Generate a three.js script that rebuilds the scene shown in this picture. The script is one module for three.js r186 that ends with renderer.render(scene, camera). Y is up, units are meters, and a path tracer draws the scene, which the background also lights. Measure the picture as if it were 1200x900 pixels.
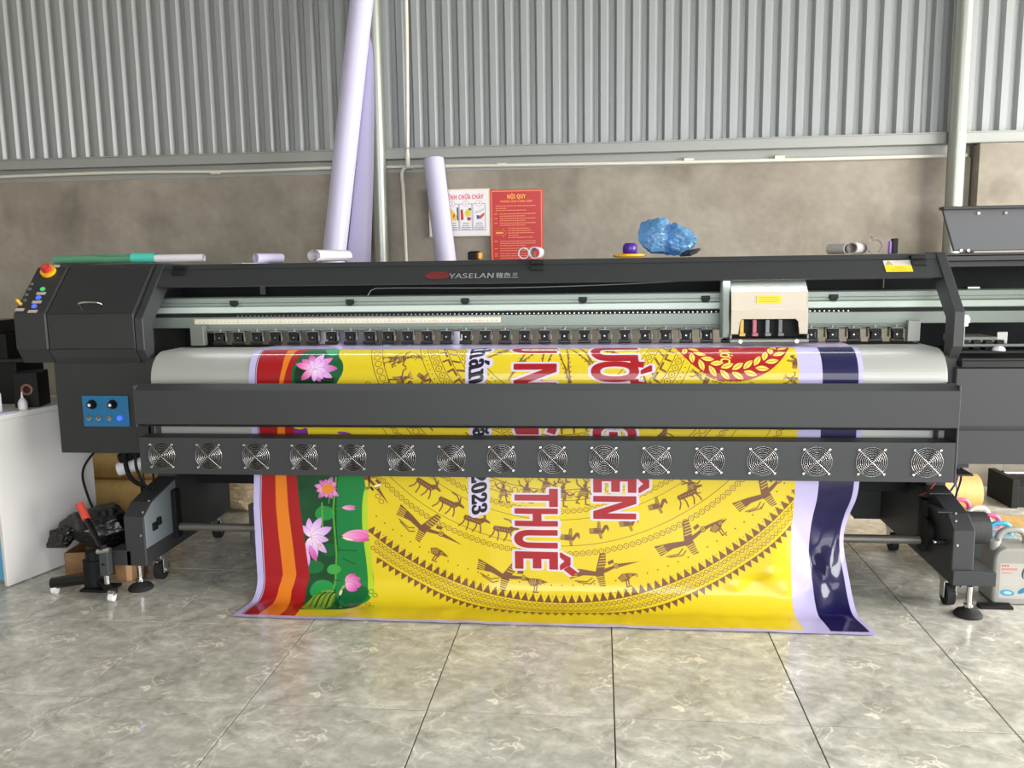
import * as THREE from 'three';
import { RoundedBoxGeometry } from 'three/addons/geometries/RoundedBoxGeometry.js';
import { mergeGeometries } from 'three/addons/utils/BufferGeometryUtils.js';
import { ImprovedNoise } from 'three/addons/math/ImprovedNoise.js';
import { RectAreaLightUniformsLib } from 'three/addons/lights/RectAreaLightUniformsLib.js';

// ------------------------------------------------------------------ camera, sky, light, exposure
const scene = new THREE.Scene();
const FOCAL = 998.2;                                   // pixels, for a 1200 x 900 frame
const camera = new THREE.PerspectiveCamera(THREE.MathUtils.radToDeg(2 * Math.atan(450 / FOCAL)), 4 / 3, 0.05, 80);
camera.rotation.order = 'YXZ';
camera.position.set(0, 1.42, 0);
camera.rotation.set(THREE.MathUtils.degToRad(-8.021), THREE.MathUtils.degToRad(5.948), THREE.MathUtils.degToRad(-0.837));
camera.updateMatrixWorld(true);

scene.background = new THREE.Color().setRGB(0.9, 0.95, 1.0);   // bright overcast sky outside the open sides
scene.backgroundIntensity = 4;
RectAreaLightUniformsLib.init();
// unseen area lights at two openings, lighting the hall from right and front
const unseenSideLight = new THREE.RectAreaLight(new THREE.Color().setRGB(1.0, 0.96, 0.9), 13, 5.2, 3.4);
unseenSideLight.position.set(6.16, 1.85, -2.2); unseenSideLight.lookAt(-5, 1.85, -2.2); scene.add(unseenSideLight);
const unseenFrontLight = new THREE.RectAreaLight(new THREE.Color().setRGB(0.96, 0.98, 1.0), 2.6, 5.8, 3.4);
unseenFrontLight.position.set(1.4, 1.9, 3.86); unseenFrontLight.lookAt(1.4, 1.9, -5); scene.add(unseenFrontLight);

const renderer = new THREE.WebGLRenderer({ antialias: true });
renderer.toneMapping = THREE.LinearToneMapping;
renderer.toneMappingExposure = 1.05;
renderer.shadowMap.enabled = true;

// ------------------------------------------------------------------ helpers
let seed = 12345;
const rnd = () => { seed = (seed * 1664525 + 1013904223) % 4294967296; return seed / 4294967296; };
const rr = (a, b) => a + (b - a) * rnd();
const perlin = new ImprovedNoise();
const V = (x, y, z) => new THREE.Vector3(x, y, z);
const used = new Map();
function numbered(name) {
  const n = used.get(name) ?? 0; used.set(name, n + 1);
  return n ? name + '_' + String(n).padStart(3, '0') : name;
}
function clean(g) {
  let h = g.index ? g.toNonIndexed() : g;
  for (const k of Object.keys(h.attributes)) if (!['position', 'normal', 'uv'].includes(k)) h.deleteAttribute(k);
  if (!h.attributes.normal) h.computeVertexNormals();
  if (!h.attributes.uv) h.setAttribute('uv', new THREE.BufferAttribute(new Float32Array(h.attributes.position.count * 2), 2));
  return h;
}
function metreUV(g) {                                  // uv in metres, by the way each face points
  const p = g.attributes.position, n = g.attributes.normal, uv = g.attributes.uv;
  for (let i = 0; i < p.count; i++) {
    const ax = Math.abs(n.getX(i)), ay = Math.abs(n.getY(i)), az = Math.abs(n.getZ(i));
    if (az >= ax && az >= ay) uv.setXY(i, p.getX(i), p.getY(i));
    else if (ax >= ay) uv.setXY(i, p.getZ(i), p.getY(i));
    else uv.setXY(i, p.getX(i), p.getZ(i));
  }
  return g;
}
function join(gs) { gs = [].concat(gs).map(clean); return gs.length === 1 ? gs[0] : mergeGeometries(gs); }
function obj(name, gs, mat, parent = scene, keepUV = false) {
  const g = join(gs); if (!keepUV) metreUV(g);
  const m = new THREE.Mesh(g, mat);
  m.name = parent === scene ? numbered(name) : name;
  m.castShadow = m.receiveShadow = true;
  parent.add(m);
  return m;
}
function tag(o, label, category, group) { o.userData.label = label; o.userData.category = category; if (group) o.userData.group = group; return o; }
function structure(o, label) { o.userData.kind = 'structure'; if (label) o.userData.label = label; return o; }
function thing(name, label, category, [x, y, z] = [0, 0, 0], turn = 0, group) {
  const o = new THREE.Group(); o.name = numbered(name); o.position.set(x, y, z); o.rotation.y = turn;
  scene.add(o); return tag(o, label, category, group);
}
function part(name, parent, at = [0, 0, 0]) { const o = new THREE.Group(); o.name = name; o.position.set(...at); parent.add(o); return o; }
function box(x0, x1, y0, y1, z0, z1, r = 0.003) {
  const w = Math.abs(x1 - x0), h = Math.abs(y1 - y0), d = Math.abs(z1 - z0);
  const q = Math.min(r, w / 2.2, h / 2.2, d / 2.2);
  const g = q > 0.0004 ? new RoundedBoxGeometry(w, h, d, 1, q) : new THREE.BoxGeometry(w, h, d);
  return g.translate((x0 + x1) / 2, (y0 + y1) / 2, (z0 + z1) / 2);
}
function rod(a, b, r, seg = 12, r2 = r) {               // cylinder between two points
  const d = b.clone().sub(a), g = new THREE.CylinderGeometry(r2, r, d.length(), seg);
  g.applyQuaternion(new THREE.Quaternion().setFromUnitVectors(V(0, 1, 0), d.clone().normalize()));
  return g.translate((a.x + b.x) / 2, (a.y + b.y) / 2, (a.z + b.z) / 2);
}
function hose(pts, r, n = 40, seg = 8) { return new THREE.TubeGeometry(new THREE.CatmullRomCurve3(pts.map(p => V(...p))), n, r, seg); }
function extrudeX(profile, x0, x1, bevel = 0.003) {     // profile of [z, y] corners, swept along x
  const s = new THREE.Shape(profile.map(([z, y]) => new THREE.Vector2(-z, y)));
  const g = new THREE.ExtrudeGeometry(s, { depth: x1 - x0 - 2 * bevel, bevelEnabled: bevel > 0, bevelSize: bevel, bevelThickness: bevel, bevelOffset: -bevel, bevelSegments: 1 });
  return g.rotateY(Math.PI / 2).translate(x0 + bevel, 0, 0);
}
function extrudeZ(profile, z0, z1, bevel = 0.003, holes = []) { // outline of [x, y] corners, swept along z
  const s = new THREE.Shape(profile.map(p => new THREE.Vector2(...p)));
  for (const [hx, hy, hr] of holes) s.holes.push(new THREE.Path().absarc(hx, hy, hr, 0, Math.PI * 2, true));
  return new THREE.ExtrudeGeometry(s, { depth: z1 - z0 - 2 * bevel, bevelEnabled: bevel > 0, bevelSize: bevel, bevelThickness: bevel, bevelOffset: -bevel, bevelSegments: 1, curveSegments: 24 }).translate(0, 0, z0 + bevel);
}
function tubeWall(r0, r1, len, seg = 40) {              // hollow tube along x, centred
  const p = [[r0, -len / 2], [r1, -len / 2], [r1, len / 2], [r0, len / 2], [r0, -len / 2]].map(q => new THREE.Vector2(...q));
  return new THREE.LatheGeometry(p, seg).rotateZ(-Math.PI / 2);
}
function curlSheet(turns, r0, r1, len, thick = 0.0012, seg = 64) { // sheet curled into a loose spiral along x
  const pos = [], idx = [];
  for (let i = 0; i <= seg; i++) {
    const k = i / seg, a = turns * Math.PI * 2 * k, r = r0 + (r1 - r0) * k;
    for (const [x, t] of [[-len / 2, 0], [len / 2, 0], [-len / 2, thick], [len / 2, thick]]) pos.push(x, (r + t) * Math.cos(a), (r + t) * Math.sin(a));
  }
  for (let i = 0; i < seg; i++) {
    const a = i * 4, b = a + 4;
    idx.push(a, a + 1, b, b, a + 1, b + 1, a + 2, b + 2, a + 3, b + 2, b + 3, a + 3, a, b, a + 2, b, b + 2, a + 2, a + 1, a + 3, b + 1, b + 1, a + 3, b + 3);
  }
  const g = new THREE.BufferGeometry(); g.setAttribute('position', new THREE.Float32BufferAttribute(pos, 3)); g.setIndex(idx);
  const h = g.toNonIndexed(); h.computeVertexNormals(); return h;
}
function crumple(rx, ry, rz, s0, detail = 5, facets = 46, rough = 0.12) { // faceted bag
  const keep = seed; seed = s0;
  const planes = []; for (let i = 0; i < facets; i++) planes.push([V(rr(-1, 1), rr(-1, 1), rr(-1, 1)).normalize(), rr(0.78, 1.0)]);
  const g = new THREE.IcosahedronGeometry(1, detail * 4), p = g.attributes.position, v = V(0, 0, 0);
  for (let i = 0; i < p.count; i++) {
    v.fromBufferAttribute(p, i).normalize();
    let r = 1.3; for (const [n, d] of planes) { const k = n.dot(v); if (k > 0.05) r = Math.min(r, d / k); }
    r += rough * (Math.abs(perlin.noise(v.x * 3.1 + s0, v.y * 3.1, v.z * 3.1)) * 1.6 - 0.35) + rough * 0.5 * (0.5 - Math.abs(perlin.noise(v.x * 8 + s0, v.y * 8, v.z * 8)));
    p.setXYZ(i, v.x * r * rx, v.y * r * ry, v.z * r * rz);
  }
  seed = keep; g.computeVertexNormals(); return g;
}
function ray(u, v) { return V((u - 600) / FOCAL, -(v - 450) / FOCAL, -1).applyQuaternion(camera.quaternion); }
function onZ(u, v, z) { const d = ray(u, v); return camera.position.clone().addScaledVector(d, z / d.z); }

// ------------------------------------------------------------------ textures (what surfaces are made of)
function fbm(x, y, z, oct) { let s = 0, a = 0.5, f = 1; for (let i = 0; i < oct; i++) { s += a * perlin.noise(x * f, y * f, z + i * 7.3); a *= 0.5; f *= 2.03; } return s; }
function dataTexture(n, m, fn, srgb = true, repeat = true) {
  const d = new Uint8Array(n * m * 4);
  for (let j = 0; j < m; j++) for (let i = 0; i < n; i++) {
    const c = fn(i / n, j / m), k = (j * n + i) * 4;
    d[k] = c[0]; d[k + 1] = c[1]; d[k + 2] = c[2]; d[k + 3] = 255;
  }
  const t = new THREE.DataTexture(d, n, m); t.magFilter = THREE.LinearFilter; t.minFilter = THREE.LinearMipmapLinearFilter; t.generateMipmaps = true;
  if (repeat) t.wrapS = t.wrapT = THREE.RepeatWrapping;
  if (srgb) t.colorSpace = THREE.SRGBColorSpace;
  t.needsUpdate = true; return t;
}
const cl = v => Math.max(0, Math.min(255, v));
// polished stone look of the floor tiles: clouded grey beige with pale broken veins
const marbleTexture = dataTexture(768, 768, (u, v) => {
  const x = u * 4.2, y = v * 4.2;
  const w = fbm(x * 0.7, y * 0.7, 3.1, 4), w2 = fbm(x * 0.7 + 9, y * 0.7, 5.2, 4);
  const cloud = fbm(x * 0.9 + w * 1.5, y * 1.3 + w2 * 1.5, 1.7, 5);
  const vein = Math.pow(Math.max(0, 1 - Math.abs(fbm(x * 0.55 + w2 * 2.2, y * 0.9 + w * 2.2 + x * 0.35, 8.8, 4)) * 13), 2) * Math.max(0, fbm(x * 0.8, y * 0.8, 13, 2) * 3 + 0.55);
  const fleck = fbm(x * 9, y * 9, 4.4, 3), speck = fbm(x * 3.2 + w * 2, y * 3.2, 21, 3);
  const b = 188 + cloud * 56 + fleck * 16 + speck * 34 + vein * 34;
  return [cl(b + 4 + vein * 3), cl(b + 1), cl(b - 10 - vein * 4)];
});
const plasterTexture = dataTexture(1024, 512, (u, v) => {
  const x = u * 26, y = v * 13, a = fbm(x * 0.5, y * 0.5, 2.2, 4), b = fbm(x * 2, y * 2.4, 6.1, 4), c = fbm(x * 9, y * 9, 9.1, 2);
  const s = Math.max(0, fbm(x * 1.1 + 4, y * 0.8, 12.5, 3) - 0.12) * 70;
  const k = 142 + a * 30 + b * 16 + c * 10 - s;
  return [cl(k + 6), cl(k - 2), cl(k - 14)];
});
plasterTexture.repeat.set(0.1, 0.2); plasterTexture.offset.set(0.5, 0.05);
const grainTexture = dataTexture(256, 256, (u, v) => { const k = 128 + fbm(u * 60, v * 60, 1, 3) * 190; return [cl(k), cl(k), cl(k)]; }, false);
grainTexture.repeat.set(5, 5);
const plasterBump = dataTexture(256, 256, (u, v) => { const k = 128 + fbm(u * 14, v * 14, 4, 4) * 170; return [cl(k), cl(k), cl(k)]; }, false);
plasterBump.repeat.set(0.8, 0.8);
const brushedTexture = dataTexture(64, 512, (u, v) => { const k = 150 + perlin.noise(u * 2, v * 190, 3) * 60 + perlin.noise(u * 1.1, v * 70, 9) * 30; return [cl(k), cl(k), cl(k)]; }, false);
brushedTexture.repeat.set(0.6, 4);
const kraftTexture = dataTexture(256, 256, (u, v) => { const k = fbm(u * 40, v * 5, 2, 4) * 26 + fbm(u * 6, v * 6, 7, 3) * 22; return [cl(206 + k), cl(170 + k), cl(104 + k * 0.8)]; });
const dirtTexture = dataTexture(256, 256, (u, v) => { const k = 205 + fbm(u * 9, v * 9, 2, 5) * 70; return [cl(k), cl(k), cl(k - 5)]; });

function canvasTexture(w, h, draw) {
  const c = document.createElement('canvas'); c.width = w; c.height = h;
  const x = c.getContext('2d'); draw(x, w, h);
  const t = new THREE.CanvasTexture(c); t.colorSpace = THREE.SRGBColorSpace; t.anisotropy = 8; return t;
}

// Vietnamese letters: base letter plus the marks that the font lacks, drawn as strokes
const MARKS = { 'Ế': ['Ê', '/'], 'Ư': ['U', 'h'], 'Ờ': ['Ò', 'h'], 'Ớ': ['Ó', 'h'], 'Ữ': ['Ũ', 'h'], 'Ệ': ['Ê', '.'], 'Ộ': ['Ô', '.'] };
const baseOf = (ch) => MARKS[ch]?.[0] ?? ch;
function drawText(x, str, px, py, stroke = false) {     // left aligned, alphabetic baseline
  for (const ch of str) {
    const b = baseOf(ch), w = x.measureText(b).width, h = x.measureText('H').actualBoundingBoxAscent;
    stroke ? x.strokeText(b, px, py) : x.fillText(b, px, py);
    const mk = MARKS[ch]?.[1];
    if (mk) {
      const lw = x.lineWidth, ss = x.strokeStyle, lc = x.lineCap; x.lineCap = 'butt'; x.beginPath();
      if (mk === 'h') { x.moveTo(px + w * 0.80, py - h * 0.92); x.lineTo(px + w * 1.0, py - h * 0.95); x.lineTo(px + w * 1.02, py - h * 1.14); }
      if (mk === '/') { x.moveTo(px + w * 0.82, py - h * 1.22); x.lineTo(px + w * 1.1, py - h * 1.42); }
      if (mk === '.') { x.moveTo(px + w * 0.42, py + h * 0.16); x.lineTo(px + w * 0.62, py + h * 0.16); }
      x.lineWidth = h * 0.16 + (stroke ? lw : 0); if (!stroke) x.strokeStyle = x.fillStyle; x.stroke(); x.lineWidth = lw; x.strokeStyle = ss; x.lineCap = lc;
    }
    px += w;
  }
  return px;
}
function textWidth(x, str) { let w = 0; for (const ch of str) w += x.measureText(baseOf(ch)).width; return w; }

// ------------------------------------------------------------------ materials
const std = (color, roughness = 0.6, metalness = 0, more = {}) => new THREE.MeshPhysicalMaterial({ color, roughness, metalness, ...more });
const M = {
  plaster: std('#ffffff', 0.92, 0, { map: plasterTexture, bumpMap: plasterBump, bumpScale: 0.004 }),
  plasterPlain: std('#a9a297', 0.95),
  roof: std('#7c8080', 0.7),
  sheet: std('#989b9b', 0.42, 0.3, { bumpMap: grainTexture, bumpScale: 0.0002 }),
  flashing: std('#9a9c98', 0.55, 0.25),
  galvanised: std('#a5a89f', 0.38, 0.6, { bumpMap: grainTexture, bumpScale: 0.0003 }),
  conduit: std('#d8d4c6', 0.5),
  tile: std('#ffffff', 0.17, 0, { map: marbleTexture, specularIntensity: 0.9 }),
  grout: std('#4a4843', 0.95),
  charcoal: std('#333536', 0.5, 0, { bumpMap: grainTexture, bumpScale: 0.00025 }),
  charcoalDark: std('#2b2d2e', 0.5, 0, { bumpMap: grainTexture, bumpScale: 0.00025 }),
  lidGrey: std('#55565a', 0.5),
  seam: std('#1c1d1d', 0.8),
  black: std('#0e0f0f', 0.6, 0, { specularIntensity: 0.6 }),
  blackGloss: std('#0d0d0e', 0.28),
  interior: std('#191b1b', 0.7),
  platen: std('#b3b4ae', 0.42, 0.35, { bumpMap: grainTexture, bumpScale: 0.0001 }),
  alu: std('#7b847c', 0.45, 0.35, { bumpMap: brushedTexture, bumpScale: 0.0001 }),
  aluPale: std('#a6b1a7', 0.5, 0.1),
  aluDull: std('#70746d', 0.5, 0.3),
  bracket: std('#7d807b', 0.45, 0.5),
  chrome: std('#c4c4c4', 0.2, 1),
  steel: std('#b8b8b4', 0.3, 0.9),
  champagne: std('#b0a695', 0.42, 0.3),
  blue: std('#1f6f9c', 0.45),
  red: std('#c2322c', 0.5),
  redGrip: std('#d04a3c', 0.45),
  yellow: std('#f0b51f', 0.4),
  white: std('#e9e7ea', 0.5),
  desk: std('#dedbd8', 0.4),
  paper: std('#cdc7e2', 0.42, 0, { clearcoat: 0.15, clearcoatRoughness: 0.3, side: THREE.DoubleSide }),
  paperWhite: std('#e4e0e6', 0.5, 0, { side: THREE.DoubleSide }),
  paperDull: std('#bdb5b0', 0.6, 0, { side: THREE.DoubleSide }),
  kraft: std('#ffffff', 0.5, 0, { map: kraftTexture }),
  cardboard: std('#a9805a', 0.85, 0, { map: dirtTexture }),
  blackBag: std('#070708', 0.33, 0, { clearcoat: 0.2, clearcoatRoughness: 0.2 }),
  blueBag: std('#7fbbe8', 0.22, 0, { transmission: 0.55, clearcoat: 0.8, clearcoatRoughness: 0.15, thickness: 0, side: THREE.DoubleSide }),
  greenFilm: std('#6aa886', 0.3, 0, { transmission: 0.25, thickness: 0 }),
  turquoise: std('#55cdb8', 0.35),
  purple: std('#4a2391', 0.3),
  lilac: std('#8d63c4', 0.4),
  rubber: std('#1b1b1b', 0.8),
  glowBlue: std('#2b45ff', 0.4, 0, { emissive: '#3c5cff', emissiveIntensity: 1.6 }),
  glowGreen: std('#1f8a3c', 0.4, 0, { emissive: '#35e060', emissiveIntensity: 0.8 }),
};

// ------------------------------------------------------------------ the setting
const floor = structure(obj('floor', box(-4.8, 6.2, -0.14, -0.009, -5.7, 4.0, 0), M.grout), 'polished grey beige stone look floor tiles');
{
  const size = 0.6, gap = 0.004, ox = 0.045, oz = -2.528, g = clean(new RoundedBoxGeometry(size - gap, 0.01, size - gap, 1, 0.0012));
  const p = g.attributes.position, uv = g.attributes.uv;
  for (let i = 0; i < p.count; i++) uv.setXY(i, p.getX(i) / size + 0.5, 0.5 - p.getZ(i) / size);
  for (let i = -8; i < 10; i++) for (let k = -11; k < 6; k++) {
    const x = ox + (i + 0.5) * size, z = oz + (k + 0.5) * -size;
    if (x < -4.8 || x > 6 || z < -5.5 || z > 1.4) continue;
    const t = new THREE.Mesh(g, M.tile); t.name = 'tile'; t.position.set(x, -0.005 + ((i * 7 + k * 3) % 3) * 0.0002, z);
    t.castShadow = t.receiveShadow = true; floor.add(t);
  }
}
structure(obj('floor_front_strip', box(-4.8, 6.2, -0.012, 0, 1.45, 4.0, 0), M.plasterPlain), 'plain floor strip at the open shopfront');
structure(obj('ground_outside', [box(-9, 14, -0.16, -0.02, 4.0, 16, 0), box(6.2, 14, -0.16, -0.02, -9, 4.0, 0)], M.plasterPlain), 'pale concrete apron outside the open front');
const wallBack = structure(obj('wall_back', [box(-4.8, 2.235, -0.1, 2.02, -5.75, -5.55, 0.002), box(2.245, 6.2, -0.1, 2.09, -5.75, -5.46, 0.002)], M.plaster), 'grey brown plastered back wall below corrugated sheets');
obj('backing', box(-4.8, 6.2, 2.02, 4.6, -5.75, -5.6, 0), M.plasterPlain, wallBack);
structure(obj('wall_left', box(-4.95, -4.8, -0.1, 4.6, -5.75, 4.05, 0), M.plasterPlain));
structure(obj('wall_right_unseen', [box(6.2, 6.35, -0.1, 4.6, -5.75, -4.9, 0), box(6.2, 6.35, -0.1, 4.6, 0.5, 4.05, 0), box(6.2, 6.35, 3.65, 4.6, -4.9, 0.5, 0)], M.plasterPlain));  // out of view; opening placed so daylight grazes the ribs from the right
structure(obj('ceiling', box(-4.95, 6.35, 4.6, 4.75, -5.75, 4.05, 0), M.roof));
structure(obj('wall_front_unseen', [box(-4.8, -1.6, -0.1, 4.6, 3.9, 4.05, 0), box(4.4, 6.2, -0.1, 4.6, 3.9, 4.05, 0), box(-1.6, 4.4, 3.7, 4.6, 3.9, 4.05, 0)], M.plasterPlain));  // out of view; opening set towards the right for light from there
// corrugated steel sheets, each 0.985 m wide with ten ribs
{
  const W = 0.985, n = 10, pitch = W / n, pts = [];
  for (let i = 0; i < n; i++) {
    const b = i * pitch;
    pts.push([b, 0], [b + pitch * 0.16, 0.03], [b + pitch * 0.53, 0.03], [b + pitch * 0.77, 0]);
  }
  pts.push([W, 0], [W + 0.012, 0.016]);
  const y0 = 2.155, y1 = 4.6, pos = [], uv = [], idx = [];
  pts.forEach(([x, z], i) => { pos.push(x, y0, z, x, y1, z); uv.push(x, y0, x, y1); if (i) { const a = i * 2; idx.push(a - 2, a, a - 1, a - 1, a, a + 1); } });
  const g0 = new THREE.BufferGeometry(); g0.setAttribute('position', new THREE.Float32BufferAttribute(pos, 3)); g0.setAttribute('uv', new THREE.Float32BufferAttribute(uv, 2)); g0.setIndex(idx);
  const g = g0.toNonIndexed(); g.computeVertexNormals();
  const mat = M.sheet.clone(); mat.side = THREE.DoubleSide;
  for (let k = -6; k < 6; k++) {
    const m = new THREE.Mesh(g, mat); m.name = 'corrugated_sheet'; m.position.set(0.482 + k * W, 0, -5.545 + (k & 1) * 0.0015);
    if (m.position.x < -4.85 || m.position.x > 5.3) continue;
    m.castShadow = m.receiveShadow = true; wallBack.add(m);
  }
}
structure(obj('trim_1', [box(-4.8, 6.2, 2.095, 2.16, -5.6, -5.485, 0.004), box(-4.8, 6.2, 2.155, 2.162, -5.6, -5.475, 0.001)], M.flashing), 'grey steel channel under the corrugated sheets');
structure(obj('trim_2', [box(-4.8, 2.2, 2.015, 2.097, -5.6, -5.547, 0.003)], M.flashing), 'set back lower web of the steel channel');
for (const [x, z, label] of [[-1.405, -5.46, 'galvanised round steel column beside the tall leaning paper roll'], [2.105, -5.44, 'galvanised round steel column behind the raised printer lid']]) {
  const c = thing('steel_column', label, 'column', [x, 0, z], 0, 'steel columns of the back wall');
  obj('shaft', new THREE.CylinderGeometry(0.049, 0.049, 4.6, 32).translate(0, 2.3, 0), M.galvanised, c);
  obj('base_plate', box(-0.09, 0.09, 0, 0.012, -0.085, 0.09), M.galvanised, c);
}
{
  const a = thing('conduit_pipe', 'thin white plastic conduit running sideways along the top of the plastered wall', 'conduit');
  obj('pipe', hose([[-4.7, 2.045, -5.527], [-3.2, 2.062, -5.527], [-2.4, 2.05, -5.527], [-1.7, 2.055, -5.527], [-1.22, 2.05, -5.527], [0.2, 2.035, -5.527], [1.2, 2.03, -5.527], [2.2, 2.03, -5.53]], 0.0115, 90), M.conduit, a);
  for (const x of [-2.52, -0.62, 0.55, 1.1]) obj('coupling', rod(V(x - 0.03, 2.046, -5.527), V(x + 0.03, 2.046, -5.527), 0.0145), M.conduit, a);
  const b = thing('conduit_pipe', 'white plastic conduit rising upright in front of the corrugated sheets', 'conduit');
  obj('pipe', hose([[-1.205, 4.55, -5.49], [-1.2, 3.1, -5.49], [-1.21, 2.5, -5.488], [-1.222, 2.09, -5.49]], 0.0125, 50), M.conduit, b);
  obj('socket', rod(V(-1.222, 2.04, -5.497), V(-1.222, 2.13, -5.491), 0.016), M.conduit, b);
  const c = thing('conduit_pipe', 'white plastic conduit going down the plastered wall with a bend at its top', 'conduit');
  obj('pipe', hose([[-1.19, 2.045, -5.505], [-1.235, 2.045, -5.508], [-1.262, 2.02, -5.51], [-1.262, 1.9, -5.515], [-1.258, 1.4, -5.515], [-1.255, 0.4, -5.515]], 0.013, 70), M.conduit, c);
}

// ------------------------------------------------------------------ the wide format printer (one thing, many parts)
const PX = -0.287, PZ = -3.8;
const printer = thing('wide_format_printer', 'long dark grey wide format printer feeding out a yellow banner', 'printer', [PX, 0, PZ]);
const P = (name, gs, mat, parent = printer, keepUV = false) => obj(name, join(gs).translate(-PX, 0, -PZ), mat, parent, keepUV);
const XL = -1.908, XR = 1.336;                         // ends of the front panels

// platen with rounded front, and the bed body under it
{
  const pr = []; const cz = -3.54, cy = 0.946, r = 0.119;
  pr.push([-3.86, 0.96], [-3.84, 1.03], [-3.80, cy + r]);
  for (let i = 0; i <= 16; i++) { const a = i / 16 * Math.PI / 2; pr.push([cz + r * Math.sin(a), cy + r * Math.cos(a)]); }
  pr.push([cz + r, 0.7], [cz + r - 0.03, 0.68], [-3.5, 0.69], [-3.5, 0.93]);
  const pg = extrudeX(pr, XL + 0.004, XR + 0.004, 0.002);
  const platen = P('platen', pg, M.platen); platen.userData.label = 'rounded brushed aluminium platen';
  P('bed_body', [extrudeX([[-3.5, 0.66], [-3.5, 0.92], [-3.86, 0.92], [-4.05, 0.8], [-4.05, 0.62]], XL - 0.07, XR + 0.07, 0.004)], M.black);
  P('bed_end', box(1.345, 1.398, 0.63, 1.04, -3.9, -3.49), M.charcoalDark); P('bed_end', box(-1.96, -1.912, 0.63, 1.04, -3.9, -3.49), M.charcoalDark);
  P('lower_beam', [box(XL - 0.08, XR + 0.06, 0.36, 0.5, -4.08, -3.96), box(XL - 0.08, XR + 0.06, 0.5, 0.62, -4.05, -4.0)], M.black);
}
// guard panel in front of the platen
{
  const prof = [[-3.302, 0.785], [-3.300, 0.925], [-3.345, 0.948], [-3.352, 0.945], [-3.312, 0.922], [-3.314, 0.795], [-3.352, 0.772], [-3.348, 0.766]];
  P('guard_panel', [extrudeX(prof, XL - 0.012, XR + 0.008, 0.002), box(XL - 0.012, XL - 0.004, 0.77, 0.945, -3.38, -3.302), box(XR, XR + 0.008, 0.57, 0.945, -3.42, -3.302)], M.charcoal);
}
// fan panel: plate with sixteen round openings, top and bottom shelves
const FANS = []; for (let i = 0; i < 16; i++) FANS.push(-1.811 + i * 0.203);
{
  const y0 = 0.574, y1 = 0.728;
  const plate = extrudeZ([[XL, y0], [XR - 0.002, y0], [XR - 0.002, y1], [XL, y1]], -3.304, -3.300, 0.0008, FANS.map(x => [x, 0.652, 0.056]));
  P('fan_panel', [plate, box(XL, XR - 0.002, y1 - 0.004, y1, -3.39, -3.302, 0.001), box(XL, XR - 0.002, y0, y0 + 0.004, -3.37, -3.302, 0.001), box(XL, XL + 0.004, y0, y1, -3.39, -3.302, 0.001), box(XL, XR - 0.002, y0, y1, -3.376, -3.372, 0.001)], M.charcoal);
  P('hinge_plate', box(XL + 0.03, XL + 0.036, 0.6, 0.9, -3.44, -3.38), M.charcoalDark); P('hinge_plate', box(XR - 0.04, XR - 0.034, 0.6, 0.9, -3.44, -3.38), M.charcoalDark);
}
// drying fans
{
  const wire = 0.00095, grille = [], rings = [0.0085, 0.0154, 0.0223, 0.0292, 0.0361, 0.043, 0.0499, 0.0568];
  for (const r of rings) grille.push(new THREE.TorusGeometry(r, wire, 6, 36).translate(0, 0, 0.010 - 0.10 * r * r * 20));
  for (const a of [Math.PI / 4, 3 * Math.PI / 4]) {
    const c = Math.cos(a), s = Math.sin(a), e = 0.0665;
    grille.push(hose([[-e * c, -e * s, 0.0025], [-0.055 * c, -0.055 * s, 0.0055], [0, 0, 0.0115], [0.055 * c, 0.055 * s, 0.0055], [e * c, e * s, 0.0025]], 0.0012, 16, 6));
  }
  const gGrille = metreUV(join(grille));
  const gScrew = metreUV(join([new THREE.CylinderGeometry(0.0052, 0.006, 0.005, 10).rotateX(Math.PI / 2), new THREE.TorusGeometry(0.004, 0.0015, 5, 12).translate(0, 0, 0.002)]));
  const rotor = [new THREE.CylinderGeometry(0.019, 0.019, 0.02, 20).rotateX(Math.PI / 2)];
  for (let i = 0; i < 7; i++) rotor.push(new THREE.BoxGeometry(0.034, 0.024, 0.0015).rotateX(0.65).translate(0.036, 0, 0).rotateZ(i / 7 * Math.PI * 2));
  const gRotor = metreUV(join(rotor));
  const gRing = metreUV(join([new THREE.LatheGeometry([[0.056, -0.026], [0.0575, -0.026], [0.0575, 0.004], [0.0555, 0.004], [0.056, -0.026]].map(q => new THREE.Vector2(...q)), 32).rotateX(Math.PI / 2)]));
  FANS.forEach((x, i) => {
    const f = part('drying_fan', printer, [x - PX, 0.652, -3.3 - PZ]);
    const add = (n, g, m, x = 0, y = 0, z = 0) => { const o = new THREE.Mesh(g, m); o.name = n; o.position.set(x, y, z); o.castShadow = o.receiveShadow = true; f.add(o); return o; };
    add('grille', gGrille, M.chrome); add('fan_frame', gRing, M.black, 0, 0, -0.006); add('rotor', gRotor, M.black, 0, 0, -0.026).rotation.z = i * 0.7;
    for (const [a, b] of [[1, 1], [1, -1], [-1, 1], [-1, -1]]) add('screw', gScrew, M.chrome, a * 0.0475, b * 0.0475, 0.0032);
  });
}
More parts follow.
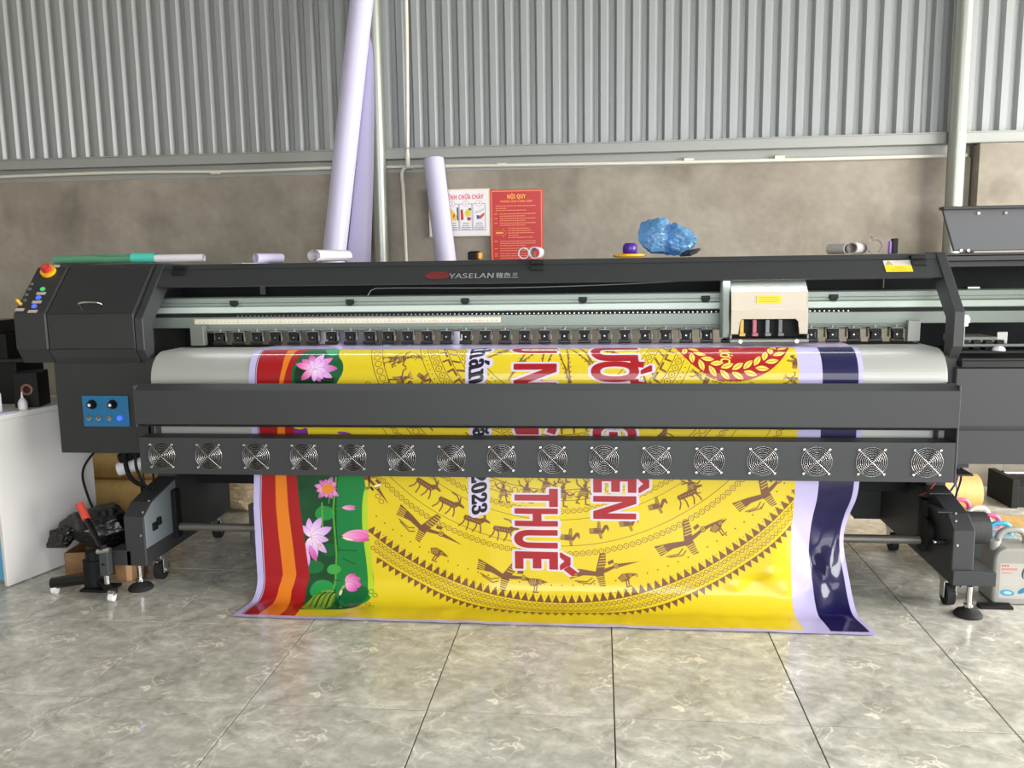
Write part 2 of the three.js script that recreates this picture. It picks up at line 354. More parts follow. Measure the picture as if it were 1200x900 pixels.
// hood: sloped cover with crease, black liner behind, back of the print bay
{
  const hoodG = extrudeX([[-3.585, 1.343], [-3.655, 1.416], [-3.672, 1.438], [-4.08, 1.438], [-4.08, 1.425], [-3.68, 1.424], [-3.67, 1.412], [-3.60, 1.338]], -1.945, 1.37, 0.002);
  const hood = P('hood', hoodG, M.charcoal);
  P('crease_line', box(-1.945, 1.37, 1.4155, 1.4175, -3.6568, -3.652, 0), M.seam, hood);
  P('bay_liner', [box(-2.06, 2.19, 1.19, 1.43, -4.08, -4.06, 0.001), box(-2.06, 2.19, 1.424, 1.430, -4.08, -3.7, 0.001), box(1.45, 2.19, 1.0, 1.19, -4.08, -4.06, 0.001), box(-2.06, -1.9, 1.0, 1.19, -4.08, -4.06, 0.001)], M.interior);
  const latch = (x, y, z) => P('latch', [box(x - 0.03, x + 0.03, y + 0.012, y + 0.028, z - 0.03, z + 0.018), box(x - 0.03, x + 0.03, y - 0.014, y + 0.006, z - 0.02, z + 0.03)], M.black, hood);
  latch(-1.855, 1.405, -3.655); latch(0.035 - 0.30, 1.406, -3.655); latch(1.285, 1.404, -3.655);
  // printed mark and lettering on the hood, laid on the slope
  const slope = Math.atan2(0.07, 0.073), tilt = -Math.PI / 2 + slope;
  const decal = (name, w, h, u, v, tex, mat = {}) => {
    const c = onZ(u, v, -3.62), k = (1.343 + 1.416) / 2;
    const m = std('#ffffff', 0.5, 0, { map: tex, transparent: true, polygonOffset: true, polygonOffsetFactor: -2, alphaTest: 0.02, ...mat });
    const g = new THREE.PlaneGeometry(w, h).rotateX(-(Math.PI / 2 - slope));
    const t = (c.y - 1.343) / 0.073; g.translate(c.x, c.y, -3.585 - 0.07 * t + 0.0016);
    return P(name, g, m, hood, true);
  };
  decal('lettering', 0.3, 0.05, 567, 323, canvasTexture(768, 128, (x) => {
    x.fillStyle = '#a3a5a4'; x.strokeStyle = '#a3a5a4'; x.font = '104px sans-serif'; x.textBaseline = 'middle';
    x.save(); x.translate(6, 66); const w = x.measureText('YASELAN').width; x.scale(500 / w, 0.98); x.fillText('YASELAN', 0, 0); x.restore();
    x.lineWidth = 6.5; x.lineCap = 'butt';
    const L = (a) => { x.beginPath(); a.forEach(([p, q], i) => i ? x.lineTo(p, q) : x.moveTo(p, q)); x.stroke(); };
    // three characters after the Latin name
    x.translate(520, 24);
    L([[2, 8], [34, 8]]); L([[8, 8], [6, 34], [36, 34]]); L([[24, 8], [24, 76], [14, 72]]); L([[22, 36], [2, 64]]); L([[48, 2], [40, 24]]); L([[44, 18], [44, 80]]); L([[44, 20], [78, 20]]); L([[60, 4], [64, 16]]); L([[61, 20], [61, 78]]); L([[46, 38], [76, 38]]); L([[46, 57], [76, 57]]); L([[44, 77], [80, 77]]);
    x.translate(84, 0);
    L([[28, 2], [8, 24]]); L([[22, 12], [54, 12], [46, 26]]); L([[12, 26], [64, 26], [64, 50], [12, 50]]); L([[38, 26], [38, 50]]); L([[12, 26], [12, 76], [72, 76], [72, 64]]);
    x.translate(84, 0);
    L([[20, 4], [30, 18]]); L([[58, 2], [46, 18]]); L([[10, 24], [68, 24]]); L([[16, 48], [62, 48]]); L([[2, 76], [76, 76]]);
  }));
  decal('emblem', 0.112, 0.052, 513, 323, canvasTexture(256, 128, (x) => {
    x.fillStyle = '#7a2b2a'; x.beginPath(); x.ellipse(128, 64, 122, 58, 0, 0, 7); x.fill();
    x.strokeStyle = '#553030'; x.lineWidth = 5;
    for (let i = -3; i <= 3; i++) { x.beginPath(); x.moveTo(128 + i * 12, 122); x.quadraticCurveTo(128 + i * 16, 60, 128 + i * 38, 34); x.stroke(); }
    x.beginPath(); x.moveTo(20, 40); x.lineTo(236, 40); x.stroke();
  }));
  decal('warning_sticker', 0.105, 0.066, 1053, 312, canvasTexture(256, 160, (x) => {
    x.fillStyle = '#d9d4cc'; x.fillRect(0, 0, 256, 160); x.fillStyle = '#f0d22c'; x.fillRect(0, 70, 256, 90);
    x.fillStyle = '#e8c51e'; x.strokeStyle = '#6d6014'; x.lineWidth = 5; x.beginPath(); x.moveTo(48, 12); x.lineTo(80, 58); x.lineTo(18, 58); x.closePath(); x.fill(); x.stroke();
    x.fillStyle = '#6d6014'; x.fillRect(46, 28, 5, 14); x.fillRect(46, 47, 5, 5);
    x.fillStyle = '#b8951f'; for (const [a, b, w] of [[100, 92, 70], [70, 112, 120], [50, 132, 150]]) for (let i = 0; i < w; i += 13) x.fillRect(a + i, b, 9, 9);
    x.fillStyle = '#a29d96'; for (let j = 0; j < 3; j++) for (let i = 0; i < 120; i += 12) x.fillRect(100 + i, 16 + j * 15, 8, 5);
  }));
}
// light strip under the hood's lower lip
{
  const strip = P('light_strip', box(XL + 0.02, XR - 0.02, 1.3395, 1.3435, -3.612, -3.600, 0.001), std('#ffffff', 0.5, 0, { emissive: '#f4f7ff', emissiveIntensity: 3 })); strip.userData.label = 'slim white light strip under the hood';
  const lamp = new THREE.RectAreaLight(new THREE.Color().setRGB(0.95, 0.98, 1.0), 34, XR - XL - 0.05, 0.011);
  lamp.position.set((XL + XR) / 2 - PX, 1.3385, -3.606 - PZ); lamp.rotation.x = -Math.PI / 2; printer.add(lamp); lamp.name = 'light_strip_lamp';
}
// end caps of the print bay
{
  const cap = [[-3.452, 1.078], [-3.452, 1.212], [-3.672, 1.443], [-3.80, 1.443], [-3.535, 1.185], [-3.535, 1.10], [-3.53, 1.0], [-3.51, 1.0]];
  const l = P('end_cap', extrudeX(cap, -1.976, -1.938, 0.003), M.charcoal); l.userData.label = 'angled end cap beside the control cabinet';
  const r = P('end_cap', extrudeX(cap, 1.362, 1.402, 0.003), M.charcoal); r.userData.label = 'angled end cap beside the open maintenance bay';
  const zc = -3.56; P('catch', [box(1.402, 1.418, 1.155, 1.2, -3.475, -3.455), box(1.402, 1.426, 1.168, 1.19, -3.478, -3.46)], M.white, r);
  P('edge_strip', box(1.4015, 1.4045, 1.08, 1.155, -3.462, -3.452, 0.001), M.aluPale, r);
}
// guide rail across the bay
{
  const rail = P('guide_rail', extrudeX([[-3.80, 1.150], [-3.735, 1.150], [-3.735, 1.198], [-3.755, 1.200], [-3.755, 1.214], [-3.722, 1.216], [-3.718, 1.246], [-3.728, 1.25], [-3.728, 1.262], [-3.722, 1.264], [-3.722, 1.284], [-3.735, 1.289], [-3.80, 1.289]], -2.058, 1.80, 0.0015), M.alu);
  P('front_band', box(-2.058, 1.8, 1.219, 1.244, -3.7205, -3.715, 0.001), M.aluPale, rail);
  for (const u of [274, 410, 545, 683, 827, 977]) { const c = onZ(u, u > 700 ? 351 : 354, -3.715); P('clip', [box(c.x - 0.018, c.x + 0.018, 1.254, 1.274, -3.726, -3.708), box(c.x - 0.012, c.x + 0.012, 1.248, 1.256, -3.72, -3.706)], M.black, rail); }
  P('slot', box(-2.058, 1.8, 1.2005, 1.2135, -3.7535, -3.745, 0), M.seam, rail);
  const dots = new THREE.InstancedMesh(metreUV(clean(new THREE.CylinderGeometry(0.0032, 0.0032, 0.012, 8).rotateX(Math.PI / 2))), M.steel, 138);
  dots.name = 'row_of_pins'; dots.userData.kind = 'stuff';
  for (let i = 0; i < 138; i++) dots.setMatrixAt(i, new THREE.Matrix4().makeTranslation(-1.64 + i * 0.0196 - PX, 1.2035, -3.742 - PZ));
  dots.castShadow = true; rail.add(dots);
  const rulerT = canvasTexture(2048, 64, (x, w, h) => {
    x.fillStyle = '#c9c2b0'; x.fillRect(0, 0, w, h); x.fillStyle = '#6b665c';
    for (let i = 0; i < 140; i++) x.fillRect(6 + i * 14.6, 0, 2, i % 10 ? (i % 5 ? 12 : 18) : 26);
    x.font = '20px sans-serif'; x.textAlign = 'center';
    for (let i = 1; i < 140; i++) { x.fillStyle = i % 10 ? '#7a7569' : '#b2473a'; if (i % 2 === 0) x.fillText(String(i % 10 ? i % 10 : i), 6 + i * 14.6, 48); }
  });
  const a = onZ(228, 385, -3.73), b = onZ(587, 385, -3.73);
  const rm = std('#ffffff', 0.5, 0, { map: rulerT });
  P('ruler', new THREE.PlaneGeometry(b.x - a.x, 0.024).translate((a.x + b.x) / 2, 1.178, -3.7338), rm, rail, true);
}
// pinch rollers: bracket, black arm and pressure foot, thirty-five in a row
{
  const brk = metreUV(join([box(-0.0275, -0.0255, 0.012, 0.052, -0.03, 0.002, 0.0008), box(0.0255, 0.0275, 0.006, 0.052, -0.03, 0.004, 0.0008), box(0.0275, 0.032, 0.01, 0.03, -0.006, 0.006, 0.001), box(-0.024, 0.024, 0.049, 0.053, -0.03, 0.01, 0.001), rod(V(0.0, 0.053, -0.004), V(0, 0.062, -0.004), 0.006, 8)]));
  const arm = metreUV(join([extrudeX([[0.0, 0.045], [-0.03, 0.045], [-0.02, -0.002], [0.012, -0.006], [0.008, 0.012]], -0.0155, 0.0155, 0.001), box(-0.0225, 0.0225, 0.034, 0.049, -0.01, 0.008, 0.003), box(-0.0145, 0.0145, 0.004, 0.04, 0.0, 0.007, 0.003)]));
  const foot = metreUV(join([rod(V(-0.027, 0, 0.008), V(0.027, 0, 0.008), 0.0085, 12), box(-0.025, 0.025, -0.002, 0.006, -0.008, 0.012, 0.002)]));
  const screw = metreUV(join(rod(V(0, 0.024, 0.006), V(0, 0.024, 0.0095), 0.0034, 8)));
  const barG = [box(-1.80, 1.29, 1.128, 1.150, -3.735, -3.715), box(-1.8, 1.29, 1.139, 1.1425, -3.718, -3.69, 0.001)];
  P('roller_bar', barG, M.aluDull);
  for (let i = 0; i < 35; i++) {
    const p = part('pinch_roller', printer, [-1.708 + i * 0.0864 - PX, 1.0835, -3.69 - PZ]);
    for (const [n, g, m] of [['bracket', brk, M.bracket], ['roller_arm', arm, M.black], ['roller', foot, M.blackGloss], ['screw', screw, M.steel]]) { const o = new THREE.Mesh(g, m); o.name = n; o.castShadow = o.receiveShadow = true; p.add(o); }
  }
  P('end_plate', [box(-1.835, -1.772, 1.075, 1.165, -3.70, -3.66)], M.aluDull); P('end_plate', [box(1.268, 1.318, 1.078, 1.165, -3.70, -3.67)], M.bracket);
  P('feed_plate', [box(XL + 0.01, XR - 0.01, 1.064, 1.067, -3.80, -3.70, 0.001)], M.black);
}
// print carriage
{
  const c = part('print_carriage', printer);
  const x0 = 0.539, x1 = 0.848;
  P('top_cover', [extrudeX([[-3.665, 1.348], [-3.604, 1.293], [-3.608, 1.286], [-3.668, 1.34]], x0, x1 - 0.006, 0.001)], M.bracket, c);
  P('front_cover', [extrudeX([[-3.602, 1.292], [-3.594, 1.215], [-3.6, 1.215], [-3.608, 1.29]], x0, x1 - 0.006, 0.001),
    extrudeZ([[x0, 1.222], [x0, 1.118], [x0 + 0.03, 1.118], [x0 + 0.036, 1.17], [x0 + 0.044, 1.18], [x1 - 0.05, 1.18], [x1 - 0.04, 1.17], [x1 - 0.034, 1.118], [x1, 1.118], [x1, 1.222]], -3.598, -3.593, 0.0015)], M.champagne, c);
  P('side_plate', [box(x0 - 0.033, x0 - 0.002, 1.10, 1.355, -3.70, -3.615, 0.006)], M.alu, c);
  P('side_plate', [extrudeX([[-3.70, 1.118], [-3.602, 1.118], [-3.606, 1.285], [-3.66, 1.335], [-3.70, 1.335]], x1 - 0.004, x1, 0.001)], M.champagne, c);
  P('base_plate', [box(x0 - 0.004, x1 + 0.004, 1.084, 1.098, -3.70, -3.585, 0.004), box(x0 - 0.004, x0 + 0.004, 1.098, 1.118, -3.70, -3.59), box(x1 - 0.004, x1 + 0.004, 1.098, 1.118, -3.70, -3.59)], M.bracket, c);
  P('back_box', [box(x0, x1 - 0.004, 1.1, 1.34, -3.71, -3.66)], M.black, c);
  for (let i = 0; i < 2; i++) P('screw', rod(V(i ? 0.803 : 0.577, 1.0895, -3.586), V(i ? 0.803 : 0.577, 1.0895, -3.580), 0.008, 14), M.chrome, c);
  ['#c8a23c', '#a9556b', '#6e7478', '#5d6365'].forEach((k, i) => P('print_head', [box(0.578 + i * 0.052, 0.594 + i * 0.052, 1.12, 1.178, -3.628, -3.612), box(0.576 + i * 0.052, 0.6 + i * 0.052, 1.108, 1.122, -3.63, -3.606)], std(k, 0.35), c));
  ['#e3da3a', '#b5476a', '#2d3f9a', '#22252a'].forEach((k, i) => { const x = 0.562 + i * 0.053;
    P('tube_joint', [box(x, x + 0.018, 1.325, 1.356, -3.678, -3.665)], M.aluPale, c); P('ink_damper', [box(x + 0.019, x + 0.038, 1.325, 1.355, -3.678, -3.667)], std(k, 0.4), c); });
  const t = canvasTexture(192, 64, (x) => { x.fillStyle = '#dcc51f'; x.fillRect(0, 0, 192, 64); x.fillStyle = '#9b8a1a'; for (let j = 0; j < 3; j++) for (let i = 0; i < 9; i++) x.fillRect(20 + i * 17 + (j % 2) * 4, 12 + j * 16, 11, 6); });
  const p = onZ(901, 351, -3.6);
  P('yellow_label', new THREE.PlaneGeometry(0.098, 0.031).rotateX(-0.09).translate(p.x, p.y, -3.5955), std('#ffffff', 0.5, 0, { map: t }), c, true);
  P('drive_belt', hose([[-1.02, 1.292, -3.7], [-1.0, 1.318, -3.7], [-0.95, 1.322, -3.7], [-0.4, 1.318, -3.7], [0.1, 1.328, -3.7], [0.48, 1.345, -3.69]], 0.0022, 60, 6), M.aluDull, c);
  P('bay_posts', [box(-1.63, -1.605, 1.29, 1.424, -4.0, -3.98), box(1.23, 1.236, 1.29, 1.424, -3.9, -3.89)], M.aluDull);
}
// control cabinet at the left end
{
  const prof = [[-3.452, 1.085], [-3.452, 1.235], [-3.64, 1.43], [-3.68, 1.446], [-4.1, 1.446], [-4.1, 1.02], [-3.49, 1.02]];
  const cover = P('side_cover', [extrudeX(prof.map(([z, y]) => [z - 0.006, y - 0.004]), -2.370, -2.06, 0.004), extrudeX([[-3.452, 1.085], [-3.452, 1.235], [-3.64, 1.43], [-3.68, 1.446], [-3.8, 1.446], [-3.8, 1.43], [-3.7, 1.42], [-3.53, 1.22], [-3.53, 1.09], [-3.56, 1.02], [-3.49, 1.02]], -2.372, -1.979, 0.003)], M.charcoalDark);
  const ctrl = P('control_box', extrudeX([[-3.448, 1.085], [-3.448, 1.237], [-3.637, 1.434], [-3.72, 1.448], [-4.1, 1.448], [-4.1, 1.02], [-3.49, 1.02]], -2.524, -2.375, 0.006), M.charcoalDark);
  P('chamfer_band', [extrudeX([[-3.452, 1.082], [-3.447, 1.082], [-3.486, 1.03], [-3.49, 1.034]], -2.37, -1.979, 0.001)], M.charcoal, cover);
  P('seam_line', box(-2.365, -1.985, 1.2335, 1.2365, -3.4535, -3.449, 0), M.seam, cover);
  // handle on the slope
  const on = (u, v, lift = 0) => { // hit the sloped top of the cabinet, then lift off it
    const d = ray(u, v), n = V(0, 0.188, 0.195).normalize(), q = V(0, 1.235, -3.452);
    const t = q.clone().sub(camera.position).dot(n) / d.dot(n); return camera.position.clone().addScaledVector(d, t).addScaledVector(n, lift);
  };
  const h0 = on(95, 361), h1 = on(121, 360), n = V(0, 0.188, 0.195).normalize();
  P('handle', hose([h0, h0.clone().addScaledVector(n, 0.022), h0.clone().lerp(h1, 0.15).addScaledVector(n, 0.032), h0.clone().lerp(h1, 0.85).addScaledVector(n, 0.032), h1.clone().addScaledVector(n, 0.022), h1].map(p => [p.x, p.y, p.z]), 0.0048, 40, 8), M.chrome, cover);
  const disc = (p, r, h, m, name, par = ctrl) => P(name, rod(p.clone().addScaledVector(n, -0.004), p.clone().addScaledVector(n, h + 0.0035), r, 20), m, par);
  const label = (u, v, w = 0.042, hh = 0.016) => { const p = on(u, v, 0.0062); P('button_label', new THREE.BoxGeometry(w, hh, 0.001).rotateX(-0.803).translate(p.x, p.y, p.z), M.paperDull, ctrl); };
  const es = on(58, 320, 0.004);
  disc(es, 0.033, 0.012, M.yellow, 'emergency_collar'); disc(es.clone().addScaledVector(n, 0.012), 0.02, 0.022, M.red, 'emergency_button'); disc(es.clone().addScaledVector(n, 0.034), 0.012, 0.003, M.redGrip, 'emergency_cap');
  label(67, 313, 0.03);
  for (const [u, v, m] of [[51, 340, M.glowGreen], [46, 350, M.glowBlue], [41, 360, M.glowBlue]]) { const p = on(u, v, 0); disc(p, 0.0125, 0.004, M.steel, 'button_ring'); disc(p, 0.0095, 0.007, m, 'lit_button'); }
  label(49, 345); label(44, 355); label(39, 366); label(24, 364, 0.04);
  for (const [u, v] of [[38, 334], [35.5, 340], [32, 346.5], [30, 353]]) disc(on(u, v), 0.008, 0.006, M.aluDull, 'push_button');
  const sw = on(25, 357.5); disc(sw, 0.01, 0.004, M.steel, 'switch_ring'); P('switch_lever', rod(sw, sw.clone().addScaledVector(n, 0.028).add(V(-0.006, 0.006, 0)), 0.0065, 10), M.yellow, ctrl);
  // pedestal below, with the blue heater panel
  const ped = P('pedestal', [box(-2.392, -1.95, 0.614, 1.022, -4.0, -3.5, 0.004)], M.charcoalDark);
  const bp = P('heater_panel', box(-2.27, -2.056, 0.735, 0.873, -3.5, -3.492, 0.003), M.blue); bp.userData.label = 'blue heater control panel with knobs and switches';
  for (const u of [108, 132]) { const p = onZ(u, 474, -3.49); P('knob', [rod(V(p.x, p.y, -3.493), V(p.x, p.y, -3.468), 0.016, 20, 0.013), rod(V(p.x, p.y, -3.493), V(p.x, p.y, -3.489), 0.021, 20)], M.black, bp); P('knob_cap', rod(V(p.x, p.y, -3.468), V(p.x, p.y, -3.466), 0.007, 12), M.white, bp); }
  for (const u of [104.5, 116, 128.5]) { const p = onZ(u, 490, -3.49); P('toggle_switch', [rod(V(p.x, p.y, -3.493), V(p.x, p.y, -3.486), 0.011, 16), rod(V(p.x, p.y, -3.486), V(p.x + 0.003, p.y + 0.01, -3.473), 0.0045, 8)], M.steel, bp); }
  { const p = onZ(140.5, 490, -3.49); P('lit_button', [rod(V(p.x, p.y, -3.493), V(p.x, p.y, -3.484), 0.011, 16)], M.glowBlue, bp); }
}
// open maintenance bay at the right end
{
  P('bay_front', [extrudeX([[-3.452, 0.612], [-3.452, 0.745], [-3.446, 0.757], [-3.452, 0.765], [-3.456, 0.99], [-3.475, 0.997], [-3.49, 0.99], [-3.49, 0.612]], 1.385, 2.2, 0.003), box(1.385, 2.2, 0.612, 0.64, -4.0, -3.46)], M.charcoal);
  P('bay_tray', [box(1.402, 2.2, 0.995, 1.02, -4.06, -3.455), box(1.402, 2.2, 1.02, 1.03, -3.475, -3.46), box(1.402, 2.2, 1.045, 1.052, -3.56, -3.5)], M.interior);
  P('bay_side', [box(2.18, 2.2, 0.612, 1.44, -4.08, -3.46)], M.charcoal);
  P('lid_rail', [box(1.40, 2.2, 1.405, 1.438, -3.76, -3.70), box(1.40, 2.2, 1.38, 1.405, -3.78, -3.74)], M.charcoalDark);
  P('wiper_rail', [box(1.43, 2.1, 1.062, 1.074, -3.60, -3.585), box(1.45, 1.6, 1.075, 1.10, -3.78, -3.62)], M.aluDull);
  for (let i = 0; i < 4; i++) P('capping_station', [box(1.455 + i * 0.045, 1.485 + i * 0.045, 1.05, 1.088, -3.66, -3.60)], M.black);
  P('waste_cup', new THREE.SphereGeometry(0.024, 20, 12, 0, Math.PI * 2, 0, Math.PI / 2).scale(1, 0.8, 1).translate(1.575, 1.052, -3.545), M.white);
  P('rail_end_bracket', [box(1.52, 1.57, 1.289, 1.30, -3.79, -3.735), box(1.60, 1.64, 1.07, 1.12, -3.63, -3.622)], M.steel);
  const lid = P('raised_lid', [extrudeZ([[1.445, 1.445], [2.2, 1.445], [2.24, 1.622], [1.388, 1.622]], -3.715, -3.70, 0.003)], M.lidGrey);
  P('lid_rim', [box(1.383, 2.24, 1.612, 1.625, -3.72, -3.67), ], M.charcoalDark, lid);
  for (const [u, v] of [[1146.5, 250], [1178.5, 249.5], [1126, 293.5], [1134.5, 293.5]]) { const p = onZ(u, v, -3.7); P('screw', rod(V(p.x, p.y, -3.702), V(p.x, p.y, -3.695), 0.0062, 10), M.chrome, lid); }
}
// leg frames with castors and levelling feet, take-up shaft
{
  const side = (x0, x1, back = -4.3) => extrudeX([[-3.43, 0.122], [-3.43, 0.345], [-3.50, 0.395], [-3.66, 0.435], [-3.74, 0.45], [-3.74, 0.615], [-4.05, 0.615], [-4.05, 0.42], [back, 0.3], [back, 0.122]], x0, x1, 0.004);
  const L = P('leg_frame', [side(-2.084, -1.99), box(-2.16, -2.06, 0.122, 0.19, -3.52, -3.43)], M.charcoal); L.userData.label = 'steel side frame standing by the lever jack';
  P('side_door', [extrudeX([[-3.437, 0.2], [-3.437, 0.345], [-3.505, 0.39], [-3.72, 0.44], [-3.72, 0.2]], -1.991, -1.987, 0.001)], std('#7d858b', 0.45, 0.1), L);
  P('door_latch', [box(-1.988, -1.978, 0.262, 0.297, -3.53, -3.49), box(-1.988, -1.976, 0.275, 0.31, -3.56, -3.53)], M.black, L);
  for (const [y, z, x] of [[0.26, -3.429, -2.005], [0.36, -3.449, -2.0], [0.395, -3.505, -2.0]]) P('screw', rod(V(x, y, z), V(x, y + 0.002, z + 0.004), 0.005, 8), M.chrome, L);
  const R = P('leg_frame', [side(1.398, 1.482), extrudeZ([[1.40, 0.122], [1.566, 0.122], [1.566, 0.176], [1.48, 0.184], [1.40, 0.184]], -3.62, -3.415, 0.003), box(1.36, 1.42, 0.395, 0.402, -3.62, -3.50), box(1.37, 1.46, 0.44, 0.447, -3.8, -3.62)], M.charcoal); R.userData.label = 'steel side frame with a perforated motor cover';
  for (const [y, z, x] of [[0.285, -3.428, 1.414], [0.395, -3.50, 1.43], [0.372, -3.47, 1.42]]) P('screw', rod(V(x, y, z), V(x, y + 0.002, z + 0.005), 0.005, 8), M.chrome, R);
  P('motor_cover', [rod(V(1.482, 0.322, -3.55), V(1.566, 0.322, -3.55), 0.066, 28), rod(V(1.566, 0.322, -3.55), V(1.572, 0.322, -3.55), 0.06, 28)], std('#3b3c3a', 0.6, 0.2, { bumpMap: grainTexture, bumpScale: 0.003 }), R);
  P('cog', [rod(V(1.372, 0.27, -3.66), V(1.39, 0.27, -3.66), 0.06, 24), rod(V(1.36, 0.275, -3.5), V(1.395, 0.275, -3.5), 0.012, 12)], M.black, R);
  P('cog_bolt', rod(V(1.352, 0.275, -3.5), V(1.362, 0.275, -3.5), 0.008, 12), M.chrome, R);
  const castor = (par, x, z) => {
    const w = P('castor_wheel', [rod(V(x - 0.016, 0.045, z), V(x + 0.016, 0.045, z), 0.045, 28)], M.rubber, par);
    P('castor_fork', [box(x - 0.026, x - 0.02, 0.035, 0.112, z - 0.022, z + 0.022), box(x + 0.02, x + 0.026, 0.035, 0.112, z - 0.022, z + 0.022), box(x - 0.026, x + 0.026, 0.105, 0.122, z - 0.04, z + 0.04), rod(V(x + 0.02, 0.045, z), V(x + 0.034, 0.045, z), 0.011, 10)], M.steel, par);
    P('brake_lever', box(x + 0.005, x + 0.025, 0.1, 0.108, z + 0.03, z + 0.075), M.chrome, par);
  };
  const foot = (par, x, z) => {
    P('levelling_foot', new THREE.LatheGeometry([[0, 0], [0.052, 0], [0.054, 0.008], [0.045, 0.02], [0.02, 0.03], [0.016, 0.038], [0, 0.038]].map(q => new THREE.Vector2(...q)), 32).translate(x, 0, z), M.rubber, par);
    P('foot_stem', [rod(V(x, 0.03, z), V(x, 0.122, z), 0.011, 14), rod(V(x, 0.036, z), V(x, 0.05, z), 0.018, 6)], M.chrome, par);
  };
  castor(L, -2.02, -3.60); castor(L, -2.02, -4.2); foot(L, -2.05, -3.47);
  castor(R, 1.43, -3.53); castor(R, 1.43, -4.2); foot(R, 1.466, -3.415);
  P('take_up_shaft', [rod(V(-1.985, 0.218, -3.70), V(1.395, 0.218, -3.70), 0.0185, 20)], std('#7d7a72', 0.45, 0.5));
  P('shaft_holder', [box(-1.99, -1.965, 0.17, 0.4, -3.72, -3.67)], M.black); P('shaft_holder', [box(1.37, 1.395, 0.17, 0.4, -3.73, -3.68)], M.black);
  P('rear_plate', [extrudeZ([[1.10, 0.42], [1.42, 0.42], [1.42, 0.12], [1.28, 0.12], [1.2, 0.22]], -4.34, -4.32, 0.002), box(XL, XR, 0.3, 0.42, -4.36, -4.3)], M.charcoalDark);
  P('hanging_cable', hose([[-2.03, 0.62, -3.55], [-2.03, 0.47, -3.53], [-1.99, 0.44, -3.52], [-1.97, 0.48, -3.5], [-1.95, 0.58, -3.46]], 0.005), M.black);
}

// ------------------------------------------------------------------ the printed banner
const BX0 = -1.470, BW = 2.496, BT0 = -0.26, BT1 = 1.3235, ARC = 0.1885, YV = 0.948, FLOOR_T = 1.1935;
function bannerSpot(u, v) {                            // photograph pixel -> place on the banner (metres across, metres along)
  const p = onZ(u, v, -3.42);
  if (p.y > YV) { // on the rounded front: solve along the arc
    const d = ray(u, v); let best = [9, 0];
    for (let i = 0; i <= 120; i++) { const a = i / 120 * Math.PI / 2, y = YV + 0.12 * Math.cos(a), z = -3.54 + 0.12 * Math.sin(a), q = camera.position.y + d.y * z / d.z; const e = Math.abs(q - y); if (e < best[0]) best = [e, a]; }
    const z = -3.54 + 0.12 * Math.sin(best[1]); return [d.x * z / d.z, 0.12 * best[1]];
  }
  if (p.y > 0.075) return [p.x, ARC + YV - p.y];
  const d = ray(u, v), k = -camera.position.y / d.y, z = d.z * k, f = Math.max(FLOOR_T - 0.11, FLOOR_T + z + 3.32);
  const t2 = ARC + YV - p.y; return p.y > 0 ? [p.x, Math.max(t2, 0)] : [d.x * k, f];
}
